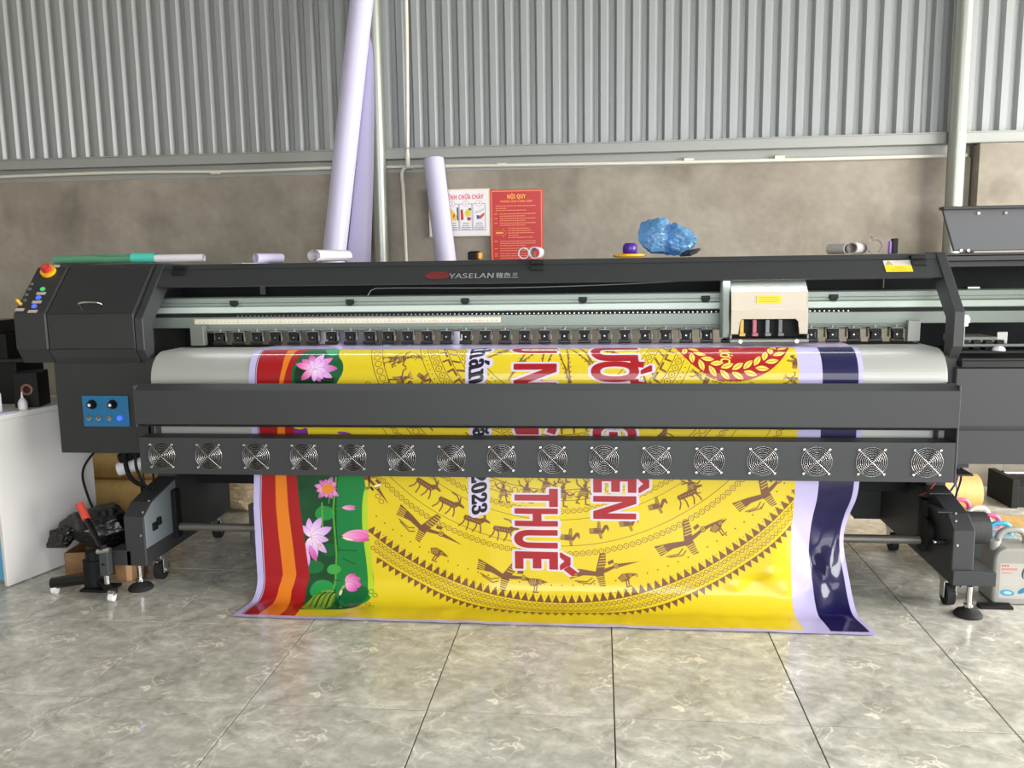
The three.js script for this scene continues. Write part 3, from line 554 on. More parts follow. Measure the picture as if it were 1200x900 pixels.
const bannerTexture = canvasTexture(2048, 1300, (x, W, H) => {
  const S = W / BW;                                    // canvas pixels per metre
  const XY = (s, t) => [(s - BX0) * S, (t - BT0) * S];
  const q = (u, v) => XY(...bannerSpot(u, v));
  const poly = (pts, fill, conv = q, close = true) => { x.beginPath(); pts.forEach((p, i) => { const [a, b] = conv(...p); i ? x.lineTo(a, b) : x.moveTo(a, b); }); if (close) x.closePath(); if (fill) { x.fillStyle = fill; x.fill(); } };
  const smooth = (pts, fill, conv = q) => { const c = pts.map(p => conv(...p)), n = c.length; x.beginPath(); x.moveTo((c[0][0] + c[n - 1][0]) / 2, (c[0][1] + c[n - 1][1]) / 2); for (let i = 0; i < n; i++) { const e = c[(i + 1) % n]; x.quadraticCurveTo(c[i][0], c[i][1], (c[i][0] + e[0]) / 2, (c[i][1] + e[1]) / 2); } x.closePath(); if (fill) { x.fillStyle = fill; x.fill(); } };
  const LIL = '#bbb3dc', YEL = '#d8c020', BRN = '#70492f', RED = '#9e1118', NAVY = '#0f0a40', ORA = '#dc7a1c';
  x.fillStyle = LIL; x.fillRect(0, 0, W, H);
  const tp = 0.012, tb = BT1 - 0.024;
  const rect = (s0, s1, t0, t1, f) => { const [a, b] = XY(s0, t0), [c, d] = XY(s1, t1); x.fillStyle = f; x.fillRect(a, b, c - a, d - b); };
  rect(-1.436, 0.779, tp, tb, YEL); rect(0.87, 1.006, tp - 0.01, tb, NAVY);
  rect(-1.4425, -1.4395, tp, tb, '#5b3a55');
  const TC = [-0.18, -0.10];
  // -------- brown ring pattern on yellow
  x.save(); poly([[-1.2, 0], [0.777, 0], [0.777, tb], [-1.2, tb]], null, XY); x.clip();
  const pol = (r, a) => XY(TC[0] + r * Math.sin(a), TC[1] + r * Math.cos(a));
  x.strokeStyle = x.fillStyle = BRN; x.lineCap = 'round';
  const ring = (r, w, a0 = -1.75, a1 = 1.75) => { const [a, b] = XY(...TC); x.lineWidth = w; x.beginPath(); x.arc(a, b, r * S, Math.PI / 2 - a1, Math.PI / 2 - a0); x.stroke(); };
  const chain = (r, rad, w, a0 = -1.75, a1 = 1.75, dot = true) => { const st = rad * 2.5 / r; for (let a = a0; a < a1; a += st) { const [p, k] = pol(r, a); x.lineWidth = w; x.beginPath(); x.arc(p, k, rad * S, 0, 7); x.stroke(); if (dot) { x.beginPath(); x.arc(p, k, rad * S * 0.25, 0, 7); x.fill(); } const [e, f] = pol(r + rad * 0.9, a + st * 0.5), [g, h] = pol(r - rad * 0.9, a + st * 0.5); } };
  const teeth = (r, h, st, a0, a1) => { for (let a = a0; a < a1; a += st / r) { const d = st / r * 0.45, A = pol(r, a - d), B = pol(r, a + d), C = pol(r + h, a); x.beginPath(); x.moveTo(...A); x.lineTo(...B); x.lineTo(...C); x.fill(); } };
  const dots = (r, rad, st, a0 = -1.75, a1 = 1.75) => { for (let a = a0; a < a1; a += st / r) { const [p, k] = pol(r, a); x.beginPath(); x.arc(p, k, rad * S, 0, 7); x.fill(); } };
  teeth(1.299, 0.028, 0.031, -0.62, 1.0); ring(1.298, 2, -0.62, 1.0);
  chain(1.277, 0.0085, 2.2, -0.66, 1.1); chain(1.246, 0.0085, 2.2, -0.66, 1.1); ring(1.262, 1.2, -0.66, 1.1);
  teeth(1.228, -0.035, 0.033, -0.7, 1.2); ring(1.229, 2, -0.74, 1.2); dots(1.156, 0.0032, 0.045, -0.72, 1.2); dots(1.203, 0.002, 0.0165, -0.7, 1.2);
  chain(1.02, 0.0105, 2.2, -1.0, 1.2); ring(0.985, 1.8, -0.9, 1.2); ring(0.872, 1.6, -1.1, 1.2);
  chain(0.835, 0.010, 2, -1.2, 1.2);
  ring(0.79, 2.4); ring(0.745, 2.4); chain(0.767, 0.013, 2, -1.75, 1.75, false);
  for (const r of [0.585, 0.555, 0.515, 0.475, 0.44, 0.40, 0.365]) ring(r, 2.2);
  dots(0.57, 0.0028, 0.022); chain(0.535, 0.0125, 2, -1.75, 1.75); dots(0.38, 0.0028, 0.02); chain(0.42, 0.012, 2);
  for (let a = -1.75; a < 1.75; a += 0.1) { const A = pol(0.507, a), B = pol(0.484, a), C = pol(0.484, a + 0.06), D = pol(0.507, a + 0.06); x.lineWidth = 7; x.beginPath(); x.moveTo(...A); x.lineTo(...B); x.lineTo(...C); x.stroke(); x.beginPath(); x.moveTo(...pol(0.47, a + 0.03)); x.lineTo(...pol(0.447, a + 0.07)); x.stroke(); }
  for (let i = 0; i < 16; i++) { // star points with dotted chevrons between
    const a = (i - 7.5) * Math.PI / 8, w = 0.16; x.lineWidth = 3;
    for (const k of [0, 0.04, 0.075]) { x.beginPath(); x.moveTo(...pol(0.12 + k, a - w + k)); x.lineTo(...pol(0.345 - k * 1.2, a)); x.lineTo(...pol(0.12 + k, a + w - k)); x.stroke(); }
    for (let k = 0; k < 9; k++) { const r = 0.14 + k * 0.02; const [p, m] = pol(r, a - w * (1 - k / 9.5) * 0.82); x.beginPath(); x.arc(p, m, 2.4, 0, 7); x.fill(); const [p2, m2] = pol(r, a + w * (1 - k / 9.5) * 0.82); x.beginPath(); x.arc(p2, m2, 2.4, 0, 7); x.fill(); }
  }
  // generic silhouettes in the bands; each is drawn in its own unit frame
  const at = (u, v, ang, sc, fn) => { const [a, b] = q(u, v); x.save(); x.translate(a, b); x.rotate(ang); x.scale(sc * S, sc * S); x.fillStyle = x.strokeStyle = BRN; x.lineWidth = 0.03; fn(); x.restore(); };
  const path = (pts) => { x.beginPath(); pts.forEach(([a, b], i) => i ? x.lineTo(a, b) : x.moveTo(a, b)); };
  const hatch = (n, x0, y0, x1, y1, dx, dy) => { x.save(); x.strokeStyle = YEL; x.lineWidth = 0.018; for (let i = 1; i < n; i++) { const k = i / n; x.beginPath(); x.moveTo(x0 + (x1 - x0) * k, y0 + (y1 - y0) * k); x.lineTo(x0 + (x1 - x0) * k + dx, y0 + (y1 - y0) * k + dy); x.stroke(); } x.restore(); };
  const flyer = () => { // long-beaked bird in flight, beak towards +x
    path([[-0.62, -0.14], [-0.6, 0.1], [-0.3, 0.07], [-0.05, 0.13], [0.2, 0.08], [0.36, 0.03], [0.36, -0.03], [0.2, 0.0], [-0.05, 0.03], [-0.3, -0.06]]); x.closePath(); x.fill();
    hatch(5, -0.62, -0.12, -0.6, 0.1, 0.16, 0.01);
    x.beginPath(); x.arc(0.4, -0.01, 0.06, 0, 7); x.fill(); x.save(); x.strokeStyle = YEL; x.lineWidth = 0.016; x.beginPath(); x.arc(0.4, -0.01, 0.03, 0, 7); x.stroke(); x.restore();
    path([[0.43, -0.05], [0.9, -0.02], [0.44, 0.03]]); x.closePath(); x.fill();
    path([[-0.05, 0.05], [0.12, -0.34], [0.24, -0.32], [0.2, -0.1], [0.12, 0.06]]); x.closePath(); x.fill(); hatch(6, 0.0, 0.0, 0.16, -0.34, 0.14, 0.01);
    path([[-0.06, 0.1], [-0.02, 0.36], [0.1, 0.38], [0.12, 0.1]]); x.closePath(); x.fill(); hatch(6, -0.05, 0.12, -0.02, 0.38, 0.14, 0);
    x.lineWidth = 0.022; path([[-0.45, 0.2], [-0.2, 0.28], [-0.1, 0.22]]); x.stroke(); path([[-0.5, 0.16], [-0.26, 0.22], [-0.14, 0.16]]); x.stroke();
    path([[0.24, -0.13], [0.36, -0.16], [0.37, -0.09], [0.25, -0.06]]); x.closePath(); x.fill();
  };
  const stander = () => { path([[-0.34, -0.12], [-0.1, -0.2], [0.2, -0.12], [0.52, 0.06], [0.2, 0.06], [0, 0.16], [-0.26, 0.12]]); x.closePath(); x.fill(); hatch(6, -0.3, -0.12, 0.05, -0.16, 0.0, 0.22); x.save(); x.strokeStyle = YEL; x.lineWidth = 0.02; x.beginPath(); x.arc(0.18, -0.02, 0.05, 0, 7); x.stroke(); x.restore(); x.lineWidth = 0.05; path([[-0.06, 0.12], [-0.14, 0.4], [0.06, 0.42]]); x.stroke(); path([[0.04, 0.12], [-0.02, 0.34]]); x.stroke(); };
  const squat = () => { path([[-0.45, -0.12], [-0.1, -0.12], [0.1, 0.02], [0.28, -0.22], [0.42, -0.2], [0.46, -0.02], [0.4, 0.1], [0.36, -0.05], [0.3, -0.02], [0.16, 0.18], [-0.1, 0.16], [-0.45, 0.12]]); x.closePath(); x.fill(); path([[-0.08, -0.1], [-0.02, -0.42], [0.1, -0.4], [0.1, 0]]); x.closePath(); x.fill(); hatch(6, -0.05, -0.05, 0, -0.42, 0.13, 0); path([[-0.06, 0.12], [0, 0.42], [0.12, 0.4], [0.1, 0.1]]); x.closePath(); x.fill(); hatch(6, -0.04, 0.1, 0, 0.42, 0.13, 0); hatch(4, -0.45, -0.12, -0.45, 0.12, 0.2, 0); };
  const deer = () => { path([[-0.4, -0.1], [0.1, -0.14], [0.26, -0.24], [0.5, -0.16], [0.52, -0.1], [0.32, -0.1], [0.2, 0.06], [-0.3, 0.08], [-0.44, 0.02]]); x.closePath(); x.fill(); x.lineWidth = 0.045; for (const [a, b, c] of [[-0.36, -0.5, 0.36], [-0.26, -0.2, 0.4], [0.08, 0.02, 0.38], [0.18, 0.3, 0.34]]) { path([[a, 0], [(a + b) / 2 + 0.04, 0.2], [b, c]]); x.stroke(); } path([[0.3, -0.22], [0.1, -0.4], [-0.1, -0.42]]); x.stroke(); path([[0.3, -0.22], [0.24, -0.4]]); x.stroke(); x.save(); x.fillStyle = YEL; for (let i = 0; i < 6; i++) { x.beginPath(); x.arc(-0.32 + i * 0.1, -0.02, 0.016, 0, 7); x.fill(); } x.restore(); };
  const dancer = () => { x.beginPath(); x.arc(0.0, -0.28, 0.08, 0, 7); x.fill(); path([[-0.12, -0.2], [0.12, -0.2], [0.22, 0.2], [0, 0.12], [-0.24, 0.24]]); x.closePath(); x.fill(); hatch(5, -0.16, -0.1, -0.22, 0.2, 0.3, 0); x.lineWidth = 0.055; path([[0.08, -0.16], [0.3, -0.02], [0.44, -0.12]]); x.stroke(); path([[-0.08, -0.16], [-0.3, -0.28], [-0.36, -0.44]]); x.stroke(); path([[-0.08, 0.12], [-0.2, 0.42], [-0.08, 0.44]]); x.stroke(); path([[0.1, 0.12], [0.16, 0.42], [0.3, 0.42]]); x.stroke(); x.lineWidth = 0.03; for (let i = 0; i < 4; i++) { path([[0.02, -0.34], [-0.16 + i * 0.1, -0.56]]); x.stroke(); } };
  for (const [u, v, a, s] of [[497, 615, 0.52, 0.205], [592, 672, 0.28, 0.2], [700, 668, -0.2, 0.2], [803, 632, -0.5, 0.205], [893, 577, -0.62, 0.2], [430, 555, 1.0, 0.18]]) at(u, v, a, s, flyer);
  for (const [u, v, a] of [[513, 648, 0.3], [628, 683, -0.12], [734, 677, -0.42], [841, 618, -0.85]]) at(u, v, a, 0.1, stander);
  for (const [u, v, a] of [[668, 630, 0], [702, 622, -0.12], [737, 613, -0.2], [771, 593, -0.32]]) at(u, v, a, 0.09, squat);
  for (const [u, v, a] of [[527, 591, 0.5], [557, 611, 0.35], [592, 622, 0.2], [808, 580, -0.42], [500, 570, 0.6]]) at(u, v, a, 0.12, deer);
  for (const [u, v, a, s] of [[590, 578, 0, 0.09], [617, 577, 0.1, 0.1], [658, 580, 0.2, 0.11], [684, 578, 0.2, 0.11], [640, 570, 0, 0.1], [460, 421, 1.4, 0.085], [468, 446, 1.2, 0.1], [490, 418, 2.2, 0.05], [810, 570, -0.3, 0.09], [820, 440, -1, 0.07], [845, 448, -0.8, 0.06], [930, 446, -1.2, 0.07]]) at(u, v, a, s, dancer);
  at(497, 444, 0.6, 0.07, squat); at(931, 424, -1.5, 0.07, squat);
  // hidden stretch behind the panels goes on with the same band of figures
  for (let i = 0; i < 14; i++) { const a = -1.5 + i * 0.22, [p, k] = pol(0.67, a); x.save(); x.translate(p, k); x.rotate(-a); x.scale(0.1 * S, 0.1 * S); x.fillStyle = x.strokeStyle = BRN; (i % 2 ? dancer : deer)(); x.restore(); }
  x.restore();
  // -------- seal with wheat wreath
  {
    const [a, b] = XY(0.533, -0.04), r = 0.232 * S;
    x.save(); rect; x.beginPath(); x.rect(0, (0 - BT0) * S, W, H); x.clip();
    x.fillStyle = RED; x.beginPath(); x.arc(a, b, r, 0, 7); x.fill(); x.strokeStyle = YEL; x.lineWidth = 4; x.beginPath(); x.arc(a, b, r * 1.035, 0, 7); x.stroke();
    x.fillStyle = '#ead85a';
    const leaf = (ang, rad, turn, len) => { x.save(); x.translate(a + rad * Math.sin(ang), b + rad * Math.cos(ang)); x.rotate(-ang + turn); x.beginPath(); x.moveTo(0, 0); x.quadraticCurveTo(len * 0.5, -len * 0.42, len, 0); x.quadraticCurveTo(len * 0.5, len * 0.42, 0, 0); x.fill(); x.strokeStyle = RED; x.lineWidth = 1.5; x.beginPath(); x.moveTo(len * 0.15, 0); x.lineTo(len * 0.9, 0); x.stroke(); x.restore(); };
    for (let k = -5; k <= 5; k++) { const g = k * 0.24; leaf(g - 0.06, r * 0.8, -0.62, 44); leaf(g - 0.06, r * 0.84, 0.5, 44); }
    x.save(); x.translate(a - 0.035 * S, b + 0.115 * S); x.rotate(Math.PI / 2); x.font = 'bold 44px sans-serif'; x.scale(0.75, 1); drawText(x, 'ƯỚC', -textWidth(x, 'ƯỚC') / 2, 16); x.restore();
    x.restore();
  }
  // -------- lotus pond
  const GR = ['#0f6b34', '#0a4a26', '#1c8a42', '#0b3d22', '#3aa04a', '#0d5a2c'];
  smooth([[338, 520], [338, 560], [345, 620], [355, 672], [340, 716], [380, 716], [405, 716], [425, 710], [437, 690], [430, 665], [432, 640], [425, 610], [427, 585], [426, 570], [424, 540], [400, 520], [370, 510]], '#0d4524');
  smooth([[397, 535], [424, 540], [427, 562], [429, 576], [424, 600], [428, 640], [437, 668], [440, 700], [420, 711], [400, 712], [392, 690], [398, 650], [394, 610]], '#0f7a3a');
  smooth([[425, 576], [432, 570], [430, 600], [434, 640], [438, 690], [446, 700], [432, 700], [430, 660], [424, 620]], '#a9c928');
  smooth([[398, 690], [420, 684], [434, 690], [430, 706], [412, 713], [398, 708]], '#0c5d30');
  for (const [a, b, r, f] of [[382, 602, 13, 2], [388, 645, 12, 5], [380, 690, 15, 2], [370, 665, 12, 0], [360, 590, 9, 1], [392, 668, 9, 4], [356, 570, 8, 3]]) smooth([[a - r, b], [a - r * 0.5, b - r * 0.7], [a + r * 0.6, b - r * 0.6], [a + r, b + r * 0.1], [a + r * 0.3, b + r * 0.7], [a - r * 0.7, b + r * 0.6]], GR[f]);
  x.lineCap = 'round';
  for (const [p, w, c] of [[[[394, 560], [391, 600], [395, 650], [393, 690]], 7, '#4f9c34'], [[[378, 590], [379, 620], [376, 640]], 5, '#5da838'], [[[388, 560], [386, 590]], 5, '#3c8a33'], [[[372, 598], [400, 596], [404, 595]], 3, '#56702a'], [[[378, 632], [402, 629]], 3, '#3d5a20'], [[[368, 679], [400, 681]], 3, '#243c18'], [[[399, 645], [418, 646]], 2.5, '#0a3018'], [[[402, 655], [416, 662]], 2.5, '#0a3018']]) { x.strokeStyle = c; x.lineWidth = w; x.beginPath(); p.forEach((k, i) => { const z = q(...k); i ? x.lineTo(...z) : x.moveTo(...z); }); x.stroke(); }
  smooth([[355, 712], [372, 694], [392, 690], [396, 704], [384, 716], [356, 716]], '#7f9a2a');
  for (let i = 0; i < 6; i++) { x.strokeStyle = i % 2 ? '#0e3d20' : '#3f6d22'; x.lineWidth = 6; x.beginPath(); x.moveTo(...q(364 + i * 6, 713)); x.quadraticCurveTo(...q(368 + i * 6, 703), ...q(380 + i * 5, 694)); x.stroke(); }
  const petal = (cx, cy, ang, len, wid, c0, c1) => { const [a, b] = q(cx, cy); x.save(); x.translate(a, b); x.rotate(ang); const g = x.createLinearGradient(0, 0, len, 0); g.addColorStop(0, c0); g.addColorStop(1, c1); x.fillStyle = g; x.beginPath(); x.moveTo(0, 0); x.bezierCurveTo(len * 0.25, -wid, len * 0.75, -wid * 0.9, len, 0); x.bezierCurveTo(len * 0.75, wid * 0.9, len * 0.25, wid, 0, 0); x.fill(); x.strokeStyle = 'rgba(150,40,110,0.4)'; x.lineWidth = 1.5; x.stroke(); x.restore(); };
  for (let i = 0; i < 11; i++) petal(384, 573, -2.9 + i * 0.58, 48 - (i % 3) * 7, 14, '#f6d9ee', i % 2 ? '#b8479a' : '#cf6cb4');
  for (let i = 0; i < 7; i++) petal(384, 573, -2.6 + i * 0.8, 26, 9, '#f8e2ee', '#c65aa4');
  smooth([[378, 569], [390, 567], [393, 575], [384, 580], [377, 576]], '#e58a2a');
  for (const [a, l, w] of [[-1.6, 70, 18], [-1.05, 84, 21], [-0.45, 86, 22], [0.15, 66, 19], [0.8, 80, 20], [1.35, 82, 22], [1.8, 64, 18], [-2.1, 50, 15]]) petal(365, 630, a, l, w, '#fbeaf8', '#c795dc');
  petal(364, 640, 1.2, 62, 15, '#e58ad0', '#c04a9f'); petal(360, 644, 1.5, 66, 16, '#f0c4ec', '#cf8ade');
  petal(374, 640, -0.2, 10, 8, '#e2d06a', '#d9c04a');
  for (const [a, c] of [[-0.16, '#e573b8'], [0.14, '#c9358c'], [0, '#d95aa6']]) petal(401, 628, a, 100, 20, '#f2b7d8', c);
  petal(401, 630, 0.25, 46, 8, '#dfe8a8', '#e9b7d4');
  for (const a of [-0.08, 0.1]) petal(401, 595, a, 50, 10, '#efb6dc', '#c86aae');
  for (const [a, l] of [[-0.75, 50], [-0.35, 58], [0.1, 60], [0.5, 50]]) petal(405, 684, a, l, 22, '#f0b9dc', '#c9479a');
  petal(405, 686, 2.2, 20, 7, '#9fbf6a', '#7aa04a'); petal(402, 690, 1.7, 26, 8, '#b7cf8a', '#dce0b0');
  // butterfly sized insect by the pad
  x.fillStyle = '#241a10'; { const [a, b] = q(436, 573); x.beginPath(); x.ellipse(a, b, 9, 4, 0.9, 0, 7); x.fill(); x.fillRect(a - 12, b - 46, 4, 40); } petal(437, 571, -0.3, 34, 7, '#f3eaa0', '#efe6c0'); petal(434, 572, 3.0, 24, 6, '#50702a', '#7f9a40');
  // upper flower, on the rounded front
  smooth([[330, 400], [325, 430], [325, 450], [325, 480], [385, 470], [395, 448], [403, 436], [402, 424], [396, 418], [400, 403]], '#0c5a2e');
  smooth([[345, 432], [352, 428], [372, 445], [395, 440], [388, 455], [345, 455]], '#072f1a');
  smooth([[380, 403], [400, 403], [396, 417], [384, 418]], '#35a56a');
  for (const [a, l, w, c] of [[-2.5, 60, 20, '#d8429a'], [-1.9, 62, 20, '#b83a92'], [-1.2, 66, 20, '#d9a0e6'], [-0.6, 74, 20, '#d46ac8'], [0, 84, 20, '#c050a8'], [0.45, 74, 18, '#d68ae0'], [1.1, 52, 18, '#c65aae'], [-2.9, 70, 18, '#e04a98'], [2.4, 60, 18, '#d23a8c']]) petal(368, 432, a, l, w, '#f3dcf6', c);
  for (const a of [-2.2, -1.4, -0.7, 0.2, 0.9, 1.7]) petal(370, 433, a, 44, 15, '#f6e6fa', '#d99ae6');
  smooth([[340, 500], [352, 505], [360, 500], [362, 515], [345, 520]], '#7a2b8a'); petal(395, 507, 0.2, 60, 10, '#a04ab0', '#6a2a80');
  // -------- sash: red with an orange stripe
  {
    const lerpRow = (rows) => (k) => rows[k];
    const L = [[300.5, 403], [300.5, 448], [305, 567], [311, 640], [311, 672], [285, 716]];
    const A = [[340, 403], [331, 430], [327, 450], [323, 560], [329, 630], [334, 673], [331, 688], [315, 717]];
    const B = [[352, 403], [337, 430], [332, 450], [336, 560], [344, 630], [349.5, 673], [346, 692], [338, 717]];
    const C = [[366, 403], [343, 430], [341, 450], [348, 560], [358, 630], [364, 673], [362, 690], [352, 718]];
    const shape = (p, r, f) => poly([...p, ...[...r].reverse()], f);
    const left = [[-1.436, tp], [-1.436, tb]];
    x.fillStyle = RED; x.beginPath(); x.moveTo(...XY(-1.436, tp)); C.forEach(p => x.lineTo(...q(...p))); x.lineTo(...XY(bannerSpot(352, 718)[0], tb)); x.lineTo(...XY(-1.436, tb)); x.closePath(); x.fill();
    shape(A, B, ORA); poly([A[A.length - 1], B[B.length - 1]], null);
    const e0 = bannerSpot(315, 717), e1 = bannerSpot(338, 717); x.fillStyle = ORA; x.beginPath(); x.moveTo(...XY(...e0)); x.lineTo(...XY(...e1)); x.lineTo(...XY(e1[0] - 0.005, tb)); x.lineTo(...XY(e0[0] - 0.005, tb)); x.fill();
  }
  // -------- lettering, turned a quarter clockwise; each glyph fitted to its place
  const glyph = (ch, u0, u1, v0, v1, fill, edge, edgeW, font = 'bold 200px sans-serif', skew = 0) => {
    const [ax, ay] = q(u0, v0), [bx, by] = q(u1, v1);    // ax..bx is the letter height, ay..by its width
    fit(ch, ax, bx, ay, by, fill, edge, edgeW, font, skew);
  };
  const fit = (ch, ax, bx, ay, by, fill, edge, edgeW, font, skew, capOf = null) => {
    x.save(); x.font = font; x.textAlign = 'left'; x.textBaseline = 'alphabetic';
    const m = x.measureText([...ch].map(baseOf).join('')), w = m.actualBoundingBoxRight + m.actualBoundingBoxLeft, base = capOf ?? 'H', h = x.measureText(base).actualBoundingBoxAscent;
    x.translate(ax, ay); x.rotate(Math.PI / 2); const kx = (by - ay) / w, ky = (bx - ax) / h;
    x.transform(kx, 0, -skew * ky, ky, 0, 0); x.translate(m.actualBoundingBoxLeft, 0);
    x.lineJoin = 'round';
    if (edge) { x.strokeStyle = edge; x.lineWidth = edgeW / ((kx + ky) / 2); drawText(x, ch, 0, 0, true); }
    x.fillStyle = fill; x.strokeStyle = fill; x.lineWidth = 4 / ((kx + ky) / 2); drawText(x, ch, 0, 0, true); drawText(x, ch, 0, 0); x.restore();
  };
  const W2 = '#d3cadb';
  for (const pass of [20, 0]) {
    const e = pass ? W2 : null, c = pass ? W2 : RED;
    const R = (ch, u0, u1, v0, v1) => glyph(ch, u0, u1, v0, v1, c, e, pass);
    R('T', 604, 653, 573, 594); R('H', 604, 653, 596, 617); R('U', 604, 653, 621, 643); R('Ế', 604, 653, 647, 668);
    R('N', 603, 652, 427, 456); R('U', 603, 652, 398, 414);
    R('Ê', 696, 745, 556, 578); R('N', 696, 745, 582, 609);
    R('Ư', 694, 747, 399, 423); R('Ờ', 694, 747, 424, 448);
    { const [a, b] = q(696, 462), [d] = q(745, 462); fit('NG', a, d, b, b + 0.2 * S, c, e, pass, 'bold 200px sans-serif', 0); const [f, g] = q(603, 478), [h] = q(652, 478); fit('G', f, h, g, g + 0.11 * S, c, e, pass, 'bold 200px sans-serif', 0); }
  }
  const word = (t, u0, u1, v0, v1) => { const [ax, ay] = q(u0, v0), [bx, by] = q(u1, v1); for (const e of ['#cdc6e0', null]) fit(t, ax, bx, ay, by, e ?? '#15101c', e, e ? 26 : 0, 'bold 160px serif', -0.25, t === '2023' ? '2' : 'h'); };
  word('tháng', 554, 573, 400, 468); word('năm', 554, 573, 486, 540); word('2023', 553, 571, 556, 604);
  // small leaf pairs near the lower corner
  x.strokeStyle = BRN; x.lineWidth = 2; for (const [u, v] of [[436, 703], [440, 705], [431, 710], [435, 712], [443, 582], [447, 588]]) { const [a, b] = q(u, v); x.beginPath(); x.ellipse(a, b, 9, 7, 0.4, 0, 7); x.stroke(); }
});
{
  const nx = 150, nt = 190, pos = [], uv = [], idx = [];
  const sm = (a, b, v) => { const k = Math.max(0, Math.min(1, (v - a) / (b - a))); return k * k * (3 - 2 * k); };
  const bell = (v, c, w) => Math.exp(-(((v - c) / w) ** 2));
  for (let j = 0; j <= nt; j++) {
    const t = BT0 + (BT1 - BT0) * j / nt;
    let y, z;
    if (t < 0) { y = YV + 0.12; z = -3.54 + t; }
    else if (t < ARC) { const a = t / 0.12; y = YV + 0.12 * Math.cos(a); z = -3.54 + 0.12 * Math.sin(a); }
    else if (t < FLOOR_T - 0.157) { y = YV - (t - ARC); z = -3.42; }
    else if (t < FLOOR_T) { const a = (t - FLOOR_T + 0.157) / 0.1; y = 0.1 - 0.1 * Math.sin(a); z = -3.32 - 0.1 * Math.cos(a); }
    else { y = 0; z = -3.32 + t - FLOOR_T; }
    const low = sm(0.55, 0.75, t), onFloor = sm(FLOOR_T - 0.06, FLOOR_T + 0.03, t);
    for (let i = 0; i <= nx; i++) {
      const s = i / nx; let X = BX0 + BW * s, Y = y, Z = z;
      const d = (perlin.noise(X * 2.3, t * 2.1, 3) * 0.010 + perlin.noise(X * 6, t * 5, 9) * 0.0035) * low;
      // right edge swings back, then kicks out on the floor
      const e = sm(0.86, 1.0, s), mid = bell(t, 0.86, 0.17) * low;
      Z += -0.125 * e * mid * (1 - onFloor);
      X += -0.018 * e * mid + 0.022 * e * sm(1.12, BT1, t) - 0.02 * (1 - sm(0, 0.12, s)) * sm(1.1, BT1, t) - 0.01 * (1 - sm(0, 0.2, s)) * low;
      // sharp creases in the dark stripe
      const c1 = Math.abs((X - 0.985) + (t - 0.80) * 0.32), c2 = Math.abs((X - 0.90) - (t - 1.0) * 0.55);
      Z += (0.034 * Math.max(0, 1 - c1 / 0.06) * bell(t, 0.93, 0.17) - 0.026 * Math.max(0, 1 - c2 / 0.05) * bell(t, 0.98, 0.14)) * low * (1 - onFloor);
      // small dents in the yellow field
      for (const [a, b, w, h] of [[0.63, 1.02, 0.035, -0.014], [0.70, 0.98, 0.03, 0.013], [0.55, 1.04, 0.03, 0.008], [0.76, 1.05, 0.04, 0.012]]) { const r = Math.hypot(X - a, (t - b) * 1.4) / w; if (r < 1.6) Z += h * Math.max(0, 1 - r / 1.4) * low; }
      Z += d * (1 - onFloor);
      Y += onFloor * (0.0035 + Math.max(0, perlin.noise(X * 7, t * 9, 5)) * 0.008 + Math.abs(perlin.noise(X * 16, t * 3, 1)) * 0.003);
      Y = Math.max(Y, 0.0028);
      pos.push(X, Y, Z); uv.push(s, 1 - j / nt);
    }
  }
  const w = nx + 1; for (let j = 0; j < nt; j++) for (let i = 0; i < nx; i++) { const a = j * w + i; idx.push(a, a + w, a + 1, a + 1, a + w, a + w + 1); }
  const g = new THREE.BufferGeometry(); g.setAttribute('position', new THREE.Float32BufferAttribute(pos, 3)); g.setAttribute('uv', new THREE.Float32BufferAttribute(uv, 2)); g.setIndex(idx); g.computeVertexNormals();
  const b = obj('printed_banner', g.translate(0, 0, 3.3), std('#ffffff', 0.45, 0, { map: bannerTexture, side: THREE.DoubleSide, specularIntensity: 0.5, clearcoat: 0.6, clearcoatRoughness: 0.08 }), scene, true);
  b.position.set(0, 0.0012, -3.3);
  tag(b, 'glossy yellow banner with red sideways letters and lotus flowers hanging from the printer', 'banner');
}

